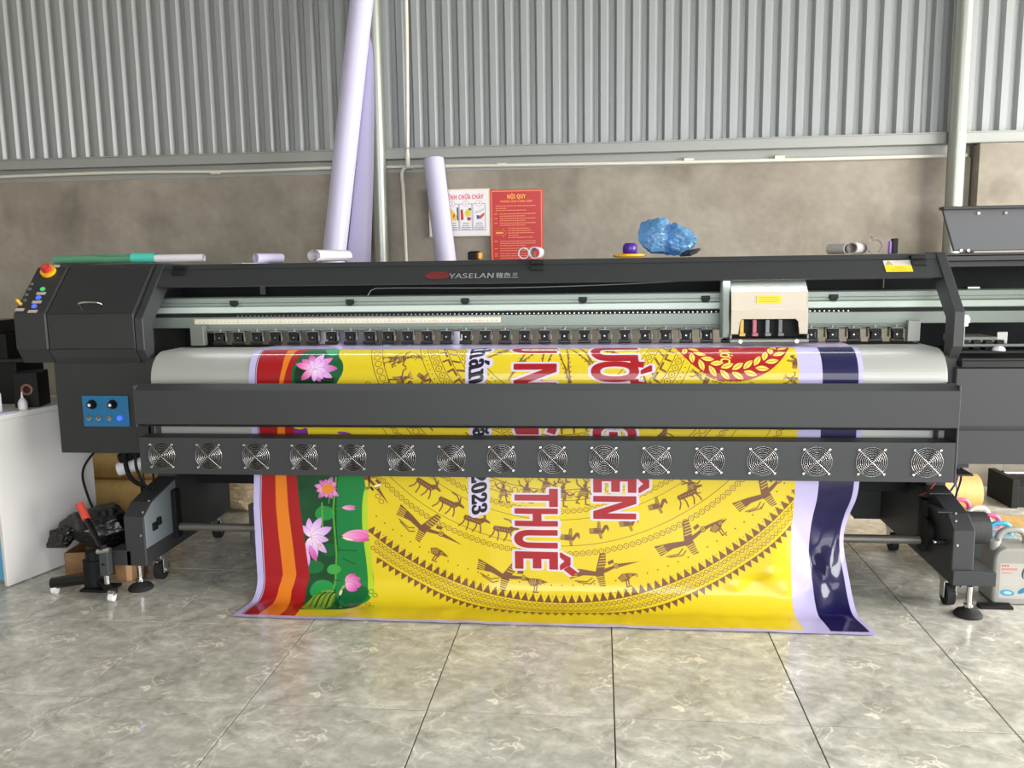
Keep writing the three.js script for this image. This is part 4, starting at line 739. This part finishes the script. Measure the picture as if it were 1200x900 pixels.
// ------------------------------------------------------------------ things leaning on and hung on the back wall
function onY(u, v, y) { const d = ray(u, v); return camera.position.clone().addScaledVector(d, (y - camera.position.y) / d.y); }
{ // tall roll leaning on the wall, one flap hanging loose
  const r = thing('paper_roll', 'tall lilac white paper roll leaning on the wall with an unrolled flap', 'paper roll', [-1.62, 0, -5.02]);
  const O = V(-1.62, 0, -5.02), lo = onZ(392, 300, -5.08), hi = onZ(431, -60, -5.30), dir = hi.clone().sub(lo).normalize();
  const foot = lo.clone().addScaledVector(dir, -lo.y / dir.y), top = lo.clone().addScaledVector(dir, (3.35 - lo.y) / dir.y);
  const len = top.distanceTo(foot), tube = tubeWall(0.056, 0.07, len, 40).rotateZ(Math.PI / 2);
  tube.applyQuaternion(new THREE.Quaternion().setFromUnitVectors(V(0, 1, 0), dir)); const mid = foot.clone().add(top).multiplyScalar(0.5).sub(O);
  obj('roll', tube.translate(mid.x, mid.y + 0.02, mid.z), M.paper, r);
  // loose flap: a curved sheet peeling off the roll on its right side
  const pos = [], idx = [], n = 14, m = 40, side = V(1, 0, 0);
  for (let j = 0; j <= m; j++) {
    const k = j / m, c = foot.clone().lerp(top, 0.05 + 0.79 * k), w = 0.012 + 0.265 * Math.pow(1 - k, 0.62);
    for (let i = 0; i <= n; i++) {
      const a = i / n, fw = Math.sin(a * 1.5) * 0.3 + a * a * 0.35;
      pos.push(c.x - O.x + 0.04 + w * (0.12 + 0.88 * Math.sin(a * 1.6)), c.y, c.z - O.z - 0.055 + w * 0.62 * fw + 0.03 * (1 - k) * Math.sin(a * 5));
    }
  }
  for (let j = 0; j < m; j++) for (let i = 0; i < n; i++) { const a = j * (n + 1) + i; idx.push(a, a + 1, a + n + 1, a + 1, a + n + 2, a + n + 1); }
  const g = new THREE.BufferGeometry(); g.setAttribute('position', new THREE.Float32BufferAttribute(pos, 3)); g.setIndex(idx); g.computeVertexNormals();
  obj('loose_flap', g, M.paper, r);
}
{ // shorter roll
  const lo = onZ(522, 305, -5.32), hi = onZ(508, 190, -5.43), d = hi.clone().sub(lo).normalize(), foot = lo.clone().addScaledVector(d, -lo.y / d.y);
  const r = thing('paper_roll', 'shorter lilac white paper roll leaning beside the fire safety sign', 'paper roll', [foot.x, 0, foot.z]);
  const len = hi.distanceTo(foot), g = curlSheet(3.15, 0.055, 0.064, len, 0.0016, 150).rotateZ(Math.PI / 2).rotateY(2.4);
  g.applyQuaternion(new THREE.Quaternion().setFromUnitVectors(V(0, 1, 0), d)); const c = foot.clone().add(hi).multiplyScalar(0.5).sub(V(foot.x, 0, foot.z));
  obj('roll', g.translate(c.x, c.y + 0.015, c.z), M.paper, r);
  const e = curlSheet(0.28, 0.066, 0.078, len * 0.96, 0.0014, 20).rotateZ(Math.PI / 2).rotateY(3.3); e.applyQuaternion(new THREE.Quaternion().setFromUnitVectors(V(0, 1, 0), d));
  obj('loose_edge', e.translate(c.x, c.y + 0.015, c.z), M.paper, r);
}
{
  const bars = (x, y0, rows, col, h, gap = 3) => { x.fillStyle = col; for (const [a, b, w] of rows) for (let i = 0, k = 0; i < w; k++) { const s = 5 + ((k * 37 + b) % 11); x.fillRect(a + i, b, Math.min(s, w - i), h); i += s + gap; } };
  const board = (name, label, x0, x1, y0, y1, z, tex, edge) => {
    const o = thing(name, label, 'sign', [(x0 + x1) / 2, y0, z]); const w = x1 - x0, h = y1 - y0;
    obj('board', box(-w / 2, w / 2, 0, h, -0.008, 0.004, 0.001), edge, o);
    obj('print', new THREE.PlaneGeometry(w - 0.003, h - 0.003).translate(0, h / 2, 0.0046), std('#ffffff', 0.4, 0, { map: tex }), o, true);
  };
  board('fire_notice', 'white fire drill sign with red heading and numbered drawings', -1.1, -0.702, 1.6, 1.902, -5.53, canvasTexture(512, 388, (x) => {
    x.fillStyle = '#e9e5e4'; x.fillRect(0, 0, 512, 388); x.strokeStyle = '#d8d2b4'; x.lineWidth = 8; x.strokeRect(4, 4, 504, 380);
    x.fillStyle = '#cf2a2c'; x.font = 'bold 52px sans-serif'; const t = 'TIÊU LỆNH CHỮA CHÁY'; x.save(); x.translate(48, 84); x.scale(414 / textWidth(x, t), 1); drawText(x, t, 0, 0); x.restore();
    for (let i = 0; i < 4; i++) {
      const a = 34 + i * 112; x.strokeStyle = '#6f76a8'; x.lineWidth = 4; x.strokeRect(a, 122, 104, 216);
      x.fillStyle = '#f2f0f0'; x.beginPath(); x.arc(a + 52, 118, 22, 0, 7); x.fill(); x.strokeStyle = '#b98b96'; x.stroke(); x.fillStyle = '#a86d80'; x.font = 'bold 28px sans-serif'; x.textAlign = 'center'; x.fillText(String(i + 1), a + 52, 128); x.textAlign = 'left';
      const blob = (c, pts) => { x.fillStyle = c; x.beginPath(); pts.forEach(([p, q], k) => k ? x.lineTo(a + p, q) : x.moveTo(a + p, q)); x.closePath(); x.fill(); };
      if (i === 0) { blob('#c98a4a', [[20, 160], [60, 150], [80, 200], [40, 240], [16, 220]]); blob('#5a4a8a', [[60, 190], [92, 200], [84, 250], [50, 250]]); }
      if (i === 1) { blob('#e6c72e', [[14, 180], [40, 160], [70, 190], [96, 230], [80, 262], [50, 250], [20, 214]]); blob('#4a4a66', [[88, 150], [102, 150], [102, 262], [90, 250]]); blob('#d4574a', [[60, 200], [76, 210], [66, 240], [54, 230]]); }
      if (i === 2) { blob('#b7262a', [[8, 170], [28, 166], [34, 250], [10, 256]]); blob('#d8c83a', [[40, 200], [60, 166], [96, 170], [94, 220], [60, 230]]); blob('#b7262a', [[60, 232], [98, 232], [92, 258], [66, 258]]); blob('#3d4a2a', [[76, 154], [100, 160], [98, 176], [78, 170]]); }
      if (i === 3) { blob('#c9c6cf', [[10, 190], [50, 176], [90, 160], [98, 172], [60, 192], [20, 204]]); blob('#4a4d8a', [[30, 216], [54, 216], [58, 246], [34, 250]]); blob('#c2474a', [[56, 222], [96, 196], [98, 214], [70, 244], [58, 246]]); }
      bars(x, 0, [[a + 26, 278, 52], [a + 24, 296, 56], [a + 10, 312, 84], [a + 14, 326, 76]], '#4d5070', 6);
    }
  }), std('#cfcab0', 0.5));
  board('rules_notice', 'red rules sign with yellow heading on the plastered wall', -0.7, -0.362, 1.41, 1.89, -5.53, canvasTexture(512, 728, (x) => {
    x.fillStyle = '#d2442c'; x.fillRect(0, 0, 512, 728); x.strokeStyle = '#ef8d5c'; x.lineWidth = 7; x.strokeRect(12, 12, 488, 704); x.fillStyle = '#bd2624'; x.fillRect(16, 16, 480, 696);
    x.fillStyle = '#f2b832'; x.font = 'bold 52px sans-serif'; let t = 'NỘI QUY'; x.save(); x.translate(256 - 92, 84); x.scale(184 / textWidth(x, t), 1.05); drawText(x, t, 0, 0); x.restore();
    x.font = 'bold 26px sans-serif'; t = 'PHÒNG CHÁY CHỮA CHÁY'; x.save(); x.translate(256 - 158, 120); x.scale(316 / textWidth(x, t), 1); x.fillStyle = '#ee9a52'; drawText(x, t, 0, 0); x.restore();
    const rows = [[52, 150, 390], [52, 172, 110], [52, 192, 300]];
    for (const [y, n] of [[226, 2], [270, 2], [314, 2], [490, 3], [560, 2], [610, 1], [632, 2], [680, 1]]) { rows.push([36, y, 34]); for (let k = 0; k < n; k++) rows.push([92, y + k * 21, k === n - 1 && n > 1 ? 250 : 350]); }
    for (let k = 0; k < 5; k++) rows.push([172, 366 + k * 22, [210, 225, 255, 100, 245][k]]);
    bars(x, 0, rows, '#eb9a6a', 7, 4);
    x.strokeStyle = '#e0883a'; x.lineWidth = 3; x.beginPath(); x.moveTo(40, 390); x.lineTo(120, 390); x.lineTo(120, 366); x.lineTo(152, 410); x.lineTo(120, 454); x.lineTo(120, 430); x.lineTo(40, 430); x.stroke(); bars(x, 0, [[52, 404, 70]], '#f0bb50', 14, 2);
  }), std('#c23c2a', 0.5));
}

// ------------------------------------------------------------------ things lying on the printer's hood
const HY = 1.4395;
{
  const a = onZ(65, 303, -3.8), b = onZ(239, 303, -3.8), r = thing('wrapped_paper_tube', 'white paper tube half wrapped in green film on the control cabinet', 'paper tube', [(a.x + b.x) / 2, 1.4495, -3.8]);
  const L = b.x - a.x, R = 0.0185; 
  obj('tube', tubeWall(R - 0.003, R, L * 0.99, 28).translate(0.004, R, 0), M.paperWhite, r);
  obj('film', [tubeWall(R + 0.0002, R + 0.0025, L * 0.66, 28).translate(-L * 0.17, R + 0.002, 0), crumple(0.07, 0.008, 0.02, 77, 2, 30, 0.2).translate(-L * 0.1, R * 1.9, 0.004)], M.greenFilm, r);
  obj('tape', [tubeWall(R + 0.0026, R + 0.005, 0.115, 28).translate(0.075, R + 0.004, 0), crumple(0.018, 0.008, 0.012, 31, 2).translate(0.05, R * 2.2, 0)], M.turquoise, r);
}
{
  const a = onZ(297, 303, -3.78), b = onZ(333, 301, -3.78), r = thing('paper_roll', 'small grey white paper roll lying on the hood near the control cabinet', 'paper roll', [(a.x + b.x) / 2, HY, -3.78], 1.1);
  obj('roll', curlSheet(4.2, 0.009, 0.021, 0.15, 0.0013, 120).translate(0, 0.0215, 0), M.paper, r);
  obj('loose_edge', box(-0.18, -0.03, 0.0, 0.0012, -0.035, 0.03, 0), M.paperWhite, r);
}
{
  const c = onZ(382, 300, -3.72), r = thing('paper_roll', 'loosely curled white paper roll on the hood below the tall roll', 'paper roll', [c.x, HY, -3.775], 1.15);
  const g = curlSheet(2.3, 0.016, 0.036, 0.21, 0.0014, 100); g.scale(1, 0.78, 1.1);
  obj('roll', g.translate(0, 0.028, 0), M.paperWhite, r);
}
{
  const c = onZ(557, 299, -3.70), r = thing('tape_measure', 'small black tool with an orange end on the hood', 'tool', [c.x, HY, -3.70], -0.15);
  obj('body', [box(-0.03, 0.014, 0, 0.036, -0.025, 0.02, 0.006), box(-0.018, 0.016, 0.034, 0.038, -0.02, 0.015, 0.002)], M.black, r);
  obj('end_cap', box(0.014, 0.028, 0.003, 0.032, -0.02, 0.016, 0.005), std('#e89a34', 0.5), r);
}
{
  for (const [u, lab, R, t] of [[614.5, 'small white paper core lying end on, next to the tool', 0.0235, 0.06], [629, 'small white paper core lying end on, below the red sign', 0.025, -0.05]]) {
    const c = onZ(u, 298, -3.72), r = thing('paper_core', lab, 'paper core', [c.x, HY, -3.72], Math.PI / 2 + t, 'paper cores below the red sign');
    obj('roll', curlSheet(2.2, R * 0.8, R, 0.14, 0.0013, 90).translate(0, R + 0.001, 0), M.paperWhite, r);
  }
}
{
  const c = onZ(737, 297, -3.72), r = thing('cap_on_disc', 'round yellow disc with a purple cap standing on the hood', 'cap', [c.x, HY, -3.72]);
  obj('disc', new THREE.LatheGeometry([[0, 0.002], [0.05, 0.002], [0.066, 0.005], [0.068, 0.012], [0.062, 0.016], [0, 0.017]].map(q => new THREE.Vector2(...q)), 36), M.yellow, r);
  obj('purple_cap', new THREE.LatheGeometry([[0, 0], [0.029, 0], [0.031, 0.02], [0.03, 0.033], [0.022, 0.044], [0, 0.045]].map(q => new THREE.Vector2(...q)), 32).translate(0.004, 0.017, 0), M.purple, r);
}
{
  const c = onZ(782, 278, -3.78), r = thing('plastic_bag', 'crumpled translucent blue plastic bag on the hood', 'bag', [c.x, HY + 0.014, -3.79]);
  obj('left_lobe', crumple(0.078, 0.078, 0.06, 4242, 5, 26, 0.07).translate(-0.038, 0.07, 0), M.blueBag, r);
  obj('right_lobe', crumple(0.082, 0.062, 0.06, 991, 5, 26, 0.08).translate(0.045, 0.056, 0.004), M.blueBag, r);
}
{
  const c = onZ(805, 296, -3.76), r = thing('cloth_scrap', 'dark folded cloth scrap poking out beside the blue bag', 'cloth', [c.x + 0.008, HY, -3.70], 0.1);
  obj('cloth', crumple(0.04, 0.013, 0.018, 55, 3, 30, 0.2).rotateZ(0.3).translate(0, 0.017, 0), std('#1a1a2c', 0.5), r);
}
{
  const specs = [[984, 288, 0.021, 0.17, -0.95, 'dull grey paper roll lying furthest along, left of two others'], [1004, 287, 0.0235, 0.16, 0.85, 'open ended grey paper tube lying between two other rolls'], [1027, 284, 0.031, 0.15, 1.3, 'wide grey paper tube with a torn flap beside the lighter']];
  const labels = ['narrow closed grey paper roll on the hood, next to two open tubes', 'open ended grey paper tube lying between two other rolls', 'wide grey paper tube with a torn flap beside the purple lighter'];
  specs.forEach(([u, v, R, len, turn], i) => {
    const c = onZ(u, v, -3.75), r = thing('paper_roll', labels[i], 'paper roll', [c.x, HY, -3.75 - (i === 1 ? 0.0 : 0.02)], turn, 'grey rolls at the right end of the hood');
    obj('roll', curlSheet(2.4, R * 0.82, R, i === 0 ? 0.09 : 0.085, 0.0014, 90).translate(0, R + 0.002, 0), M.paperDull, r);
    if (i === 2) obj('torn_flap', [extrudeZ([[0, 0], [0.034, 0], [0.02, 0.026]], 0, 0.0012, 0).rotateY(0.4).rotateX(-0.5).translate(-0.035, R * 1.95, 0.0)], M.paperWhite, r);
  });
}
{
  const c = onZ(1047, 287, -3.72), r = thing('lighter', 'small purple lighter with a black top standing on the hood', 'lighter', [c.x, HY, -3.72]);
  obj('body', box(-0.02, -0.008, 0, 0.052, -0.01, 0.01, 0.004), M.lilac, r); obj('black_top', box(-0.008, 0.016, 0, 0.062, -0.012, 0.012, 0.003), M.black, r);
}

// ------------------------------------------------------------------ left side: desk, speaker, bag, box, jack, kraft rolls
{
  const d = thing('white_desk', 'white panelled desk side standing left of the printer', 'desk', [-2.62, 0, -3.55]);
  const t = (x0, x1, y0, y1, z0, z1, r = 0.003) => box(x0 + 2.62, x1 + 2.62, y0, y1, z0 + 3.55, z1 + 3.55, r);
  const side = new THREE.Matrix4().makeRotationY(-0.2);
  obj('side_panel', t(-2.655, -2.635, 0.005, 0.765, -3.95, -3.43), M.desk, d);
  obj('worktop', t(-3.7, -2.615, 0.765, 0.79, -3.98, -3.42), M.desk, d);
  obj('front_panel', t(-3.7, -2.655, 0.24, 0.765, -3.455, -3.44), M.desk, d);
  obj('lower_panel', t(-3.7, -2.657, 0.02, 0.235, -3.462, -3.446), std('#5ea4cf', 0.5), d);
  d.rotation.y = -0.27;
}
{
  const f = (u, v, z) => onZ(u, v, z);
  let c = onY(32, 484, 0.79); c.z = Math.min(c.z, -3.62); const s = thing('speaker', 'small black desk speaker with a copper coloured cone', 'speaker', [-2.665, 0.79, -3.72], 0.22);
  obj('cabinet', box(-0.055, 0.055, 0, 0.165, -0.07, 0.06, 0.006), M.black, s);
  obj('cone_ring', new THREE.TorusGeometry(0.022, 0.006, 12, 28).translate(0.006, 0.085, 0.061), std('#8a5a44', 0.45, 0.2), s); obj('cone', new THREE.SphereGeometry(0.014, 16, 10).scale(1, 1, 0.4).translate(0.006, 0.085, 0.059), M.rubber, s);
  const p = thing('computer_case', 'black equipment box at the back of the white desk', 'equipment', [-2.9, 0.79, -3.86], 0.05);
  obj('lower_box', box(-0.14, 0.13, 0, 0.2, -0.12, 0.1, 0.006), M.black, p); obj('top_plate', box(-0.15, 0.19, 0.2, 0.215, -0.1, 0.1, 0.003), M.interior, p); obj('upper_box', box(-0.14, 0.085, 0.215, 0.335, -0.1, 0.09, 0.004), M.black, p); obj('screen_hood', box(-0.14, 0.055, 0.335, 0.4, -0.09, 0.08, 0.004), M.blackGloss, p);
  const b = thing('dropper_bottle', 'small white dropper bottle in front of the speaker', 'bottle', [-2.628, 0.79, -3.60]);
  obj('bottle', new THREE.LatheGeometry([[0, 0], [0.019, 0], [0.02, 0.005], [0.02, 0.032], [0.015, 0.045], [0.007, 0.055], [0, 0.055]].map(q => new THREE.Vector2(...q)), 28), std('#d5d2d6', 0.35), b); obj('nozzle', rod(V(0, 0.055, 0), V(0, 0.085, 0), 0.006, 14, 0.002), M.white, b);
  const w = thing('white_carton', 'small bright white carton at the edge of the desk', 'carton', [-2.715, 0.79, -3.52], -0.16); obj('carton', box(-0.05, 0.012, 0, 0.085, -0.04, 0.03, 0.003), M.white, w); obj('sheet', box(-0.06, 0.075, 0.0, 0.004, -0.05, 0.06, 0.001), M.paper, w);
}
{
  const b = thing('cardboard_box', 'brown cardboard box under the black plastic bag', 'box', [-2.38, 0, -3.72], 0.12);
  obj('front_side', box(-0.13, 0.13, 0, 0.11, 0.095, 0.1, 0.001), M.cardboard, b); obj('back_side', box(-0.13, 0.13, 0, 0.11, -0.1, -0.095, 0.001), M.cardboard, b);
  obj('left_side', box(-0.13, -0.125, 0, 0.11, -0.1, 0.1, 0.001), M.cardboard, b); obj('right_side', box(0.125, 0.13, 0, 0.11, -0.1, 0.1, 0.001), M.cardboard, b); obj('bottom', box(-0.13, 0.13, 0, 0.004, -0.1, 0.1, 0.001), M.cardboard, b);
  const c2 = thing('cardboard_box', 'small brown carton lying behind the lever jack post', 'box', [-2.165, 0, -3.60], 0.3); obj('carton', box(-0.06, 0.06, 0, 0.095, -0.05, 0.05, 0.003), M.cardboard, c2); obj('tape', box(-0.012, 0.012, 0.002, 0.097, -0.0515, 0.0515, 0), std('#c09a70', 0.4), c2);
  const g = thing('rubbish_bag', 'full black plastic rubbish bag resting on a cardboard box', 'bag', [-2.35, 0.115, -3.70]);
  obj('bag', crumple(0.19, 0.1, 0.11, 321, 5, 30, 0.045).translate(0, 0.095, 0), M.blackBag, g); obj('knot', crumple(0.075, 0.05, 0.05, 99, 4, 22, 0.07).rotateZ(0.6).translate(-0.15, 0.07, 0.085), M.blackBag, g);
}
{ // lever jack on small castors
  const j = thing('lever_jack', 'black lever jack on white castors with a red handle grip', 'jack', [-2.2, 0, -3.385]);
  const t = (x, y, z) => V(x + 2.2, y, z + 3.42);
  obj('base_leg', [rod(t(-2.22, 0.07, -3.46), t(-2.42, 0.045, -3.43), 0.026, 16)], M.blackGloss, j);
  obj('base_leg', [rod(t(-2.24, 0.06, -3.47), t(-2.1, 0.035, -3.375), 0.018, 12)], M.black, j);
  obj('base_plate', [box(-0.07, 0.075, 0.02, 0.034, -0.07, 0.03, 0.006)], M.black, j);
  obj('pump_body', [rod(t(-2.235, 0.03, -3.46), t(-2.235, 0.15, -3.46), 0.045, 24), rod(t(-2.235, 0.15, -3.46), t(-2.235, 0.19, -3.46), 0.033, 24)], M.black, j);
  obj('mast', [box(0.035, 0.075, 0.1, 0.22, -0.006, 0.03, 0.004)], std('#3c4042', 0.5), j);
  obj('ram', rod(t(-2.147, 0.03, -3.41), t(-2.147, 0.1, -3.41), 0.013, 16), M.chrome, j);
  obj('pivot', [rod(t(-2.175, 0.205, -3.40), t(-2.115, 0.215, -3.40), 0.012, 12)], M.chrome, j);
  const a = onZ(128, 645, -3.42), b = onZ(107, 606, -3.5), c = onZ(98.5, 588, -3.53);
  obj('lever', rod(t(a.x, a.y, -3.42), t(b.x, b.y, -3.5), 0.012, 14), M.blackGloss, j); obj('lever_socket', rod(t(a.x + 0.01, a.y - 0.05, -3.405), t(a.x, a.y, -3.42).add(V(-0.012, 0.03, -0.008)), 0.019, 14), M.black, j);
  obj('grip', rod(t(b.x, b.y, -3.5), t(c.x, c.y, -3.53), 0.017, 16), M.redGrip, j);
  for (const [x, z] of [[-2.405, -3.425], [-2.1, -3.36]]) { obj('castor', rod(t(x - 0.01, 0.019, z), t(x + 0.01, 0.019, z), 0.019, 20), M.white, j); obj('castor_fork', [box(x + 2.2 - 0.014, x + 2.2 + 0.014, 0.026, 0.046, z + 3.42 - 0.01, z + 3.42 + 0.01, 0.002)], M.steel, j); }
}
{
  for (const [u, v, z, R, len, lab] of [[110, 577, -4.55, 0.105, 1.0, 'lower brown kraft paper roll on the floor behind the pedestal'], [112, 545, -4.62, 0.085, 1.0, 'upper brown kraft paper roll resting behind the pedestal']]) {
    const c = onZ(u, v, z), y0 = lab.startsWith('lower') ? 0 : 0.2; const r = thing('kraft_roll', lab, 'kraft roll', [c.x - 0.05, y0, z], 0.03, 'kraft rolls behind the pedestal');
    obj('paper', rod(V(-len / 2, R, 0), V(len / 2, R, 0), R, 48), M.kraft, r); obj('core', tubeWall(0.03, 0.036, len + 0.02, 24).translate(0, R, 0), M.cardboard, r);
  }
  const fm = P('white_tube', rod(V(-2.37, 0.44, -3.9), V(-2.24, 0.475, -3.92), 0.032, 24), M.white); fm.userData.label = 'short white tube of unclear use behind the pedestal'; P('black_tube', rod(V(-2.35, 0.5, -3.885), V(-2.22, 0.54, -3.9), 0.026, 20), M.black, fm);  // white tube of unclear use, grouped with the printer parts
  P('power_cable', hose([[-2.26, 0.62, -3.84], [-2.31, 0.5, -3.86], [-2.29, 0.4, -3.87], [-2.17, 0.33, -3.87], [-2.16, 0.27, -3.87], [-2.29, 0.19, -3.86], [-2.36, 0.16, -3.86]], 0.011, 60), M.black);
  P('power_cable', hose([[-2.375, 0.62, -3.84], [-2.52, 0.45, -3.84], [-2.51, 0.33, -3.84], [-2.47, 0.2, -3.85]], 0.006, 40), M.black);
  P('power_cable', hose([[-2.13, 0.62, -3.66], [-2.14, 0.52, -3.66], [-2.12, 0.44, -3.66], [-2.13, 0.34, -3.67], [-2.15, 0.26, -3.68]], 0.007, 40), M.black);
}
// ------------------------------------------------------------------ under and behind the printer
{
  const c = onY(284, 664, 0), p = thing('wrapped_parcel', 'cream paper wrapped parcel lying on the floor behind the banner edge', 'parcel', [-2.17, 0, -4.72], 0.1);
  obj('parcel', crumple(0.2, 0.085, 0.11, 808, 4, 40, 0.1).translate(0.06, 0.088, 0), std('#d8c3a0', 0.6), p);
  const g = thing('grey_paper_roll', 'thick grey paper roll standing behind the banner edge', 'paper roll', [-1.72, 0, -4.12]);
  obj('roll', [rod(V(0, 0, 0), V(0, 0.21, 0), 0.085, 40), ], std('#77747f', 0.6), g); obj('core', tubeWall(0.034, 0.04, 0.22, 24).rotateZ(Math.PI / 2).translate(0, 0.11, 0), M.cardboard, g);
}
// ------------------------------------------------------------------ ink jugs at the right end
{
  const labelT = canvasTexture(256, 256, (x) => {
    x.fillStyle = '#aba8a1'; x.fillRect(0, 0, 256, 256); x.fillStyle = '#b8453d'; for (let i = 0; i < 3; i++) x.fillRect(12 + i * 22, 12, 16, 12);
    x.fillStyle = '#c2584f'; for (let i = 0; i < 9; i++) x.fillRect(12 + i * 15, 36, 10, 14); for (let i = 0; i < 6; i++) x.fillRect(16 + i * 14, 66, 9, 8);
    x.fillStyle = '#33353a'; x.beginPath(); x.moveTo(214, 4); x.quadraticCurveTo(252, 60, 246, 84); x.arc(214, 80, 32, 0, Math.PI); x.quadraticCurveTo(178, 60, 214, 4); x.fill(); x.fillStyle = '#f0f0f0'; x.font = 'bold 54px sans-serif'; x.textAlign = 'center'; x.fillText('K', 214, 100);
    x.fillStyle = '#3f86a8'; x.beginPath(); x.ellipse(70, 214, 62, 22, 0.08, 0, 7); x.fill(); x.fillStyle = '#9cc3d4'; x.beginPath(); x.ellipse(76, 214, 36, 11, 0.08, 0, 7); x.fill(); x.fillStyle = '#2d6f94'; x.beginPath(); x.ellipse(200, 196, 44, 18, -0.4, 0, 7); x.fill(); x.fillStyle = '#c9a05a'; x.beginPath(); x.ellipse(222, 160, 16, 9, 0.3, 0, 7); x.fill();
    x.fillStyle = '#b9b5ae'; for (let j = 0; j < 4; j++) for (let i = 0; i < 10; i++) x.fillRect(16 + i * 15 + j * 3, 96 + j * 18, 10, 5);
  });
  const jug = (x, z, col, hcol, label, tr, lab, k = 1) => {
    const o = thing('ink_jug', label, 'jug', [x, 0, z], 0, 'ink jugs beside the right side frame'); o.scale.setScalar(k);
    const m = std(col, 0.35, 0, tr ? { transmission: 0.25, thickness: 0 } : {}), h = std(hcol, 0.4);
    const s = new THREE.Shape(); s.moveTo(-0.09, 0); s.lineTo(0.09, 0); s.lineTo(0.095, 0.02); s.lineTo(0.095, 0.19); s.quadraticCurveTo(0.092, 0.235, 0.05, 0.245); s.lineTo(-0.05, 0.245); s.quadraticCurveTo(-0.092, 0.235, -0.095, 0.19); s.lineTo(-0.095, 0.02); s.closePath();
    const bodyG = new THREE.ExtrudeGeometry(s, { depth: 0.11, bevelEnabled: true, bevelSize: 0.012, bevelThickness: 0.016, bevelOffset: -0.012, bevelSegments: 3 }).translate(0, 0, -0.055);
    obj('body', bodyG, m, o);
    obj('handle', hose([[-0.055, 0.235, 0], [-0.052, 0.275, 0], [-0.03, 0.297, 0], [0.03, 0.297, 0], [0.052, 0.275, 0], [0.055, 0.235, 0]], 0.0135, 30, 12), h, o);
    obj('cap', [rod(V(-0.075, 0.225, 0.02), V(-0.078, 0.262, 0.02), 0.02, 20)], h, o);
    if (lab) obj('label', new THREE.PlaneGeometry(0.118, 0.15).translate(-0.012, 0.105, 0.0715), std('#ffffff', 0.5, 0, { map: labelT }), o, true);
    obj('base_band', box(-0.094, 0.094, 0.0, 0.05, -0.068, 0.0685, 0.01), std(tr ? '#3c4345' : col, 0.35), o);
  };
  jug(1.70, -3.60, '#a7a49d', '#9b9892', 'grey ink jug with a printed label standing by the perforated motor cover', true, true);
  jug(1.767, -3.857, '#8fb0b8', '#3f9fc4', 'ink jug with a bright blue handle behind the grey jug', false, false, 0.83);
  jug(1.772, -3.975, '#c9a0b4', '#d8588e', 'ink jug with a deep pink handle behind the blue handled jug', false, false, 0.83);
  jug(1.776, -4.097, '#d8d2c4', '#dcd8cc', 'cream white ink jug between the two pink jugs', false, false, 0.83);
  jug(1.745, -4.235, '#d98a9c', '#e0668a', 'ink jug with a pale pink handle, farthest from the grey jug', false, false, 0.83);
  const tr = thing('drip_tray', 'dark flat tray under the grey ink jug', 'tray', [1.62, 0, -3.50]); obj('tray', box(-0.08, 0.05, 0, 0.012, -0.02, 0.02, 0.003), M.black, tr); obj('rim', box(-0.08, 0.05, 0.012, 0.016, -0.02, -0.016, 0.001), M.black, tr);
  const bundle = part('ink_tube_bundle', printer);
  [['#d0604e', [[1.40, 0.62, -3.6], [1.41, 0.55, -3.62], [1.40, 0.44, -3.7], [1.41, 0.36, -3.9], [1.5, 0.31, -4.35]]], ['#5a4a9a', [[1.47, 0.6, -3.6], [1.475, 0.5, -3.62], [1.46, 0.42, -3.68], [1.49, 0.34, -3.9]]], ['#2b2b2e', [[1.485, 0.6, -3.6], [1.5, 0.5, -3.64], [1.51, 0.42, -3.7], [1.55, 0.34, -3.8]]], ['#c9c4c0', [[1.48, 0.6, -3.61], [1.49, 0.5, -3.66], [1.53, 0.42, -3.74], [1.57, 0.33, -3.85]]]].forEach(([k, p]) => P('ink_tube', hose(p, 0.0045, 40, 6), std(k, 0.4), bundle));
  P('tube_bracket', [extrudeX([[-3.6, 0.60], [-3.5, 0.585], [-3.5, 0.61], [-3.6, 0.625]], 1.4, 1.47, 0.001), box(1.40, 1.5, 0.545, 0.553, -3.68, -3.52)], M.charcoalDark, bundle);
}
{
  const k = thing('kraft_roll', 'brown kraft paper roll lying behind the ink jugs', 'kraft roll', [1.78, 0, -4.95], 0.04, 'kraft rolls at the right');
  obj('paper', rod(V(-0.6, 0.1, 0), V(0.35, 0.1, 0), 0.1, 40), M.kraft, k); obj('core', tubeWall(0.03, 0.036, 0.98, 24).translate(-0.125, 0.1, 0), M.cardboard, k);
  const s = thing('kraft_sheet', 'loose brown kraft paper sheet spread on the floor behind the jugs', 'paper', [2.12, 0, -4.72], -0.2); obj('sheet', box(-0.3, 0.3, 0, 0.003, -0.12, 0.14, 0), M.kraft, s);
  const f = thing('steel_frame', 'black steel frame with two bright rods on the floor by the wall', 'frame', [2.62, 0, -5.12], 0.05);
  obj('block', box(-0.28, 0.4, 0, 0.12, -0.14, 0.12, 0.006), M.black, f); obj('cheek', box(-0.3, -0.26, 0, 0.17, -0.14, 0.14, 0.004), M.black, f);
  obj('rod', rod(V(-0.26, 0.16, -0.05), V(0.4, 0.16, -0.05), 0.017, 20), M.chrome, f); obj('rod', rod(V(0.0, 0.1, 0.135), V(0.4, 0.1, 0.135), 0.02, 20), M.chrome, f); obj('strip', box(-0.05, 0.4, 0.03, 0.06, 0.12, 0.125, 0.001), M.steel, f);
}
{
  const p = onY(166.5, 851, 0), s = tag(obj('paper_scrap', extrudeZ([[-0.008, -0.01], [0.006, -0.012], [0.009, 0.008], [-0.005, 0.011]], 0, 0.0012, 0).rotateX(-Math.PI / 2), M.paper), 'tiny lilac scrap of paper on the floor tiles', 'scrap'); s.position.set(p.x, 0.001, p.z);
}

renderer.render(scene, camera);
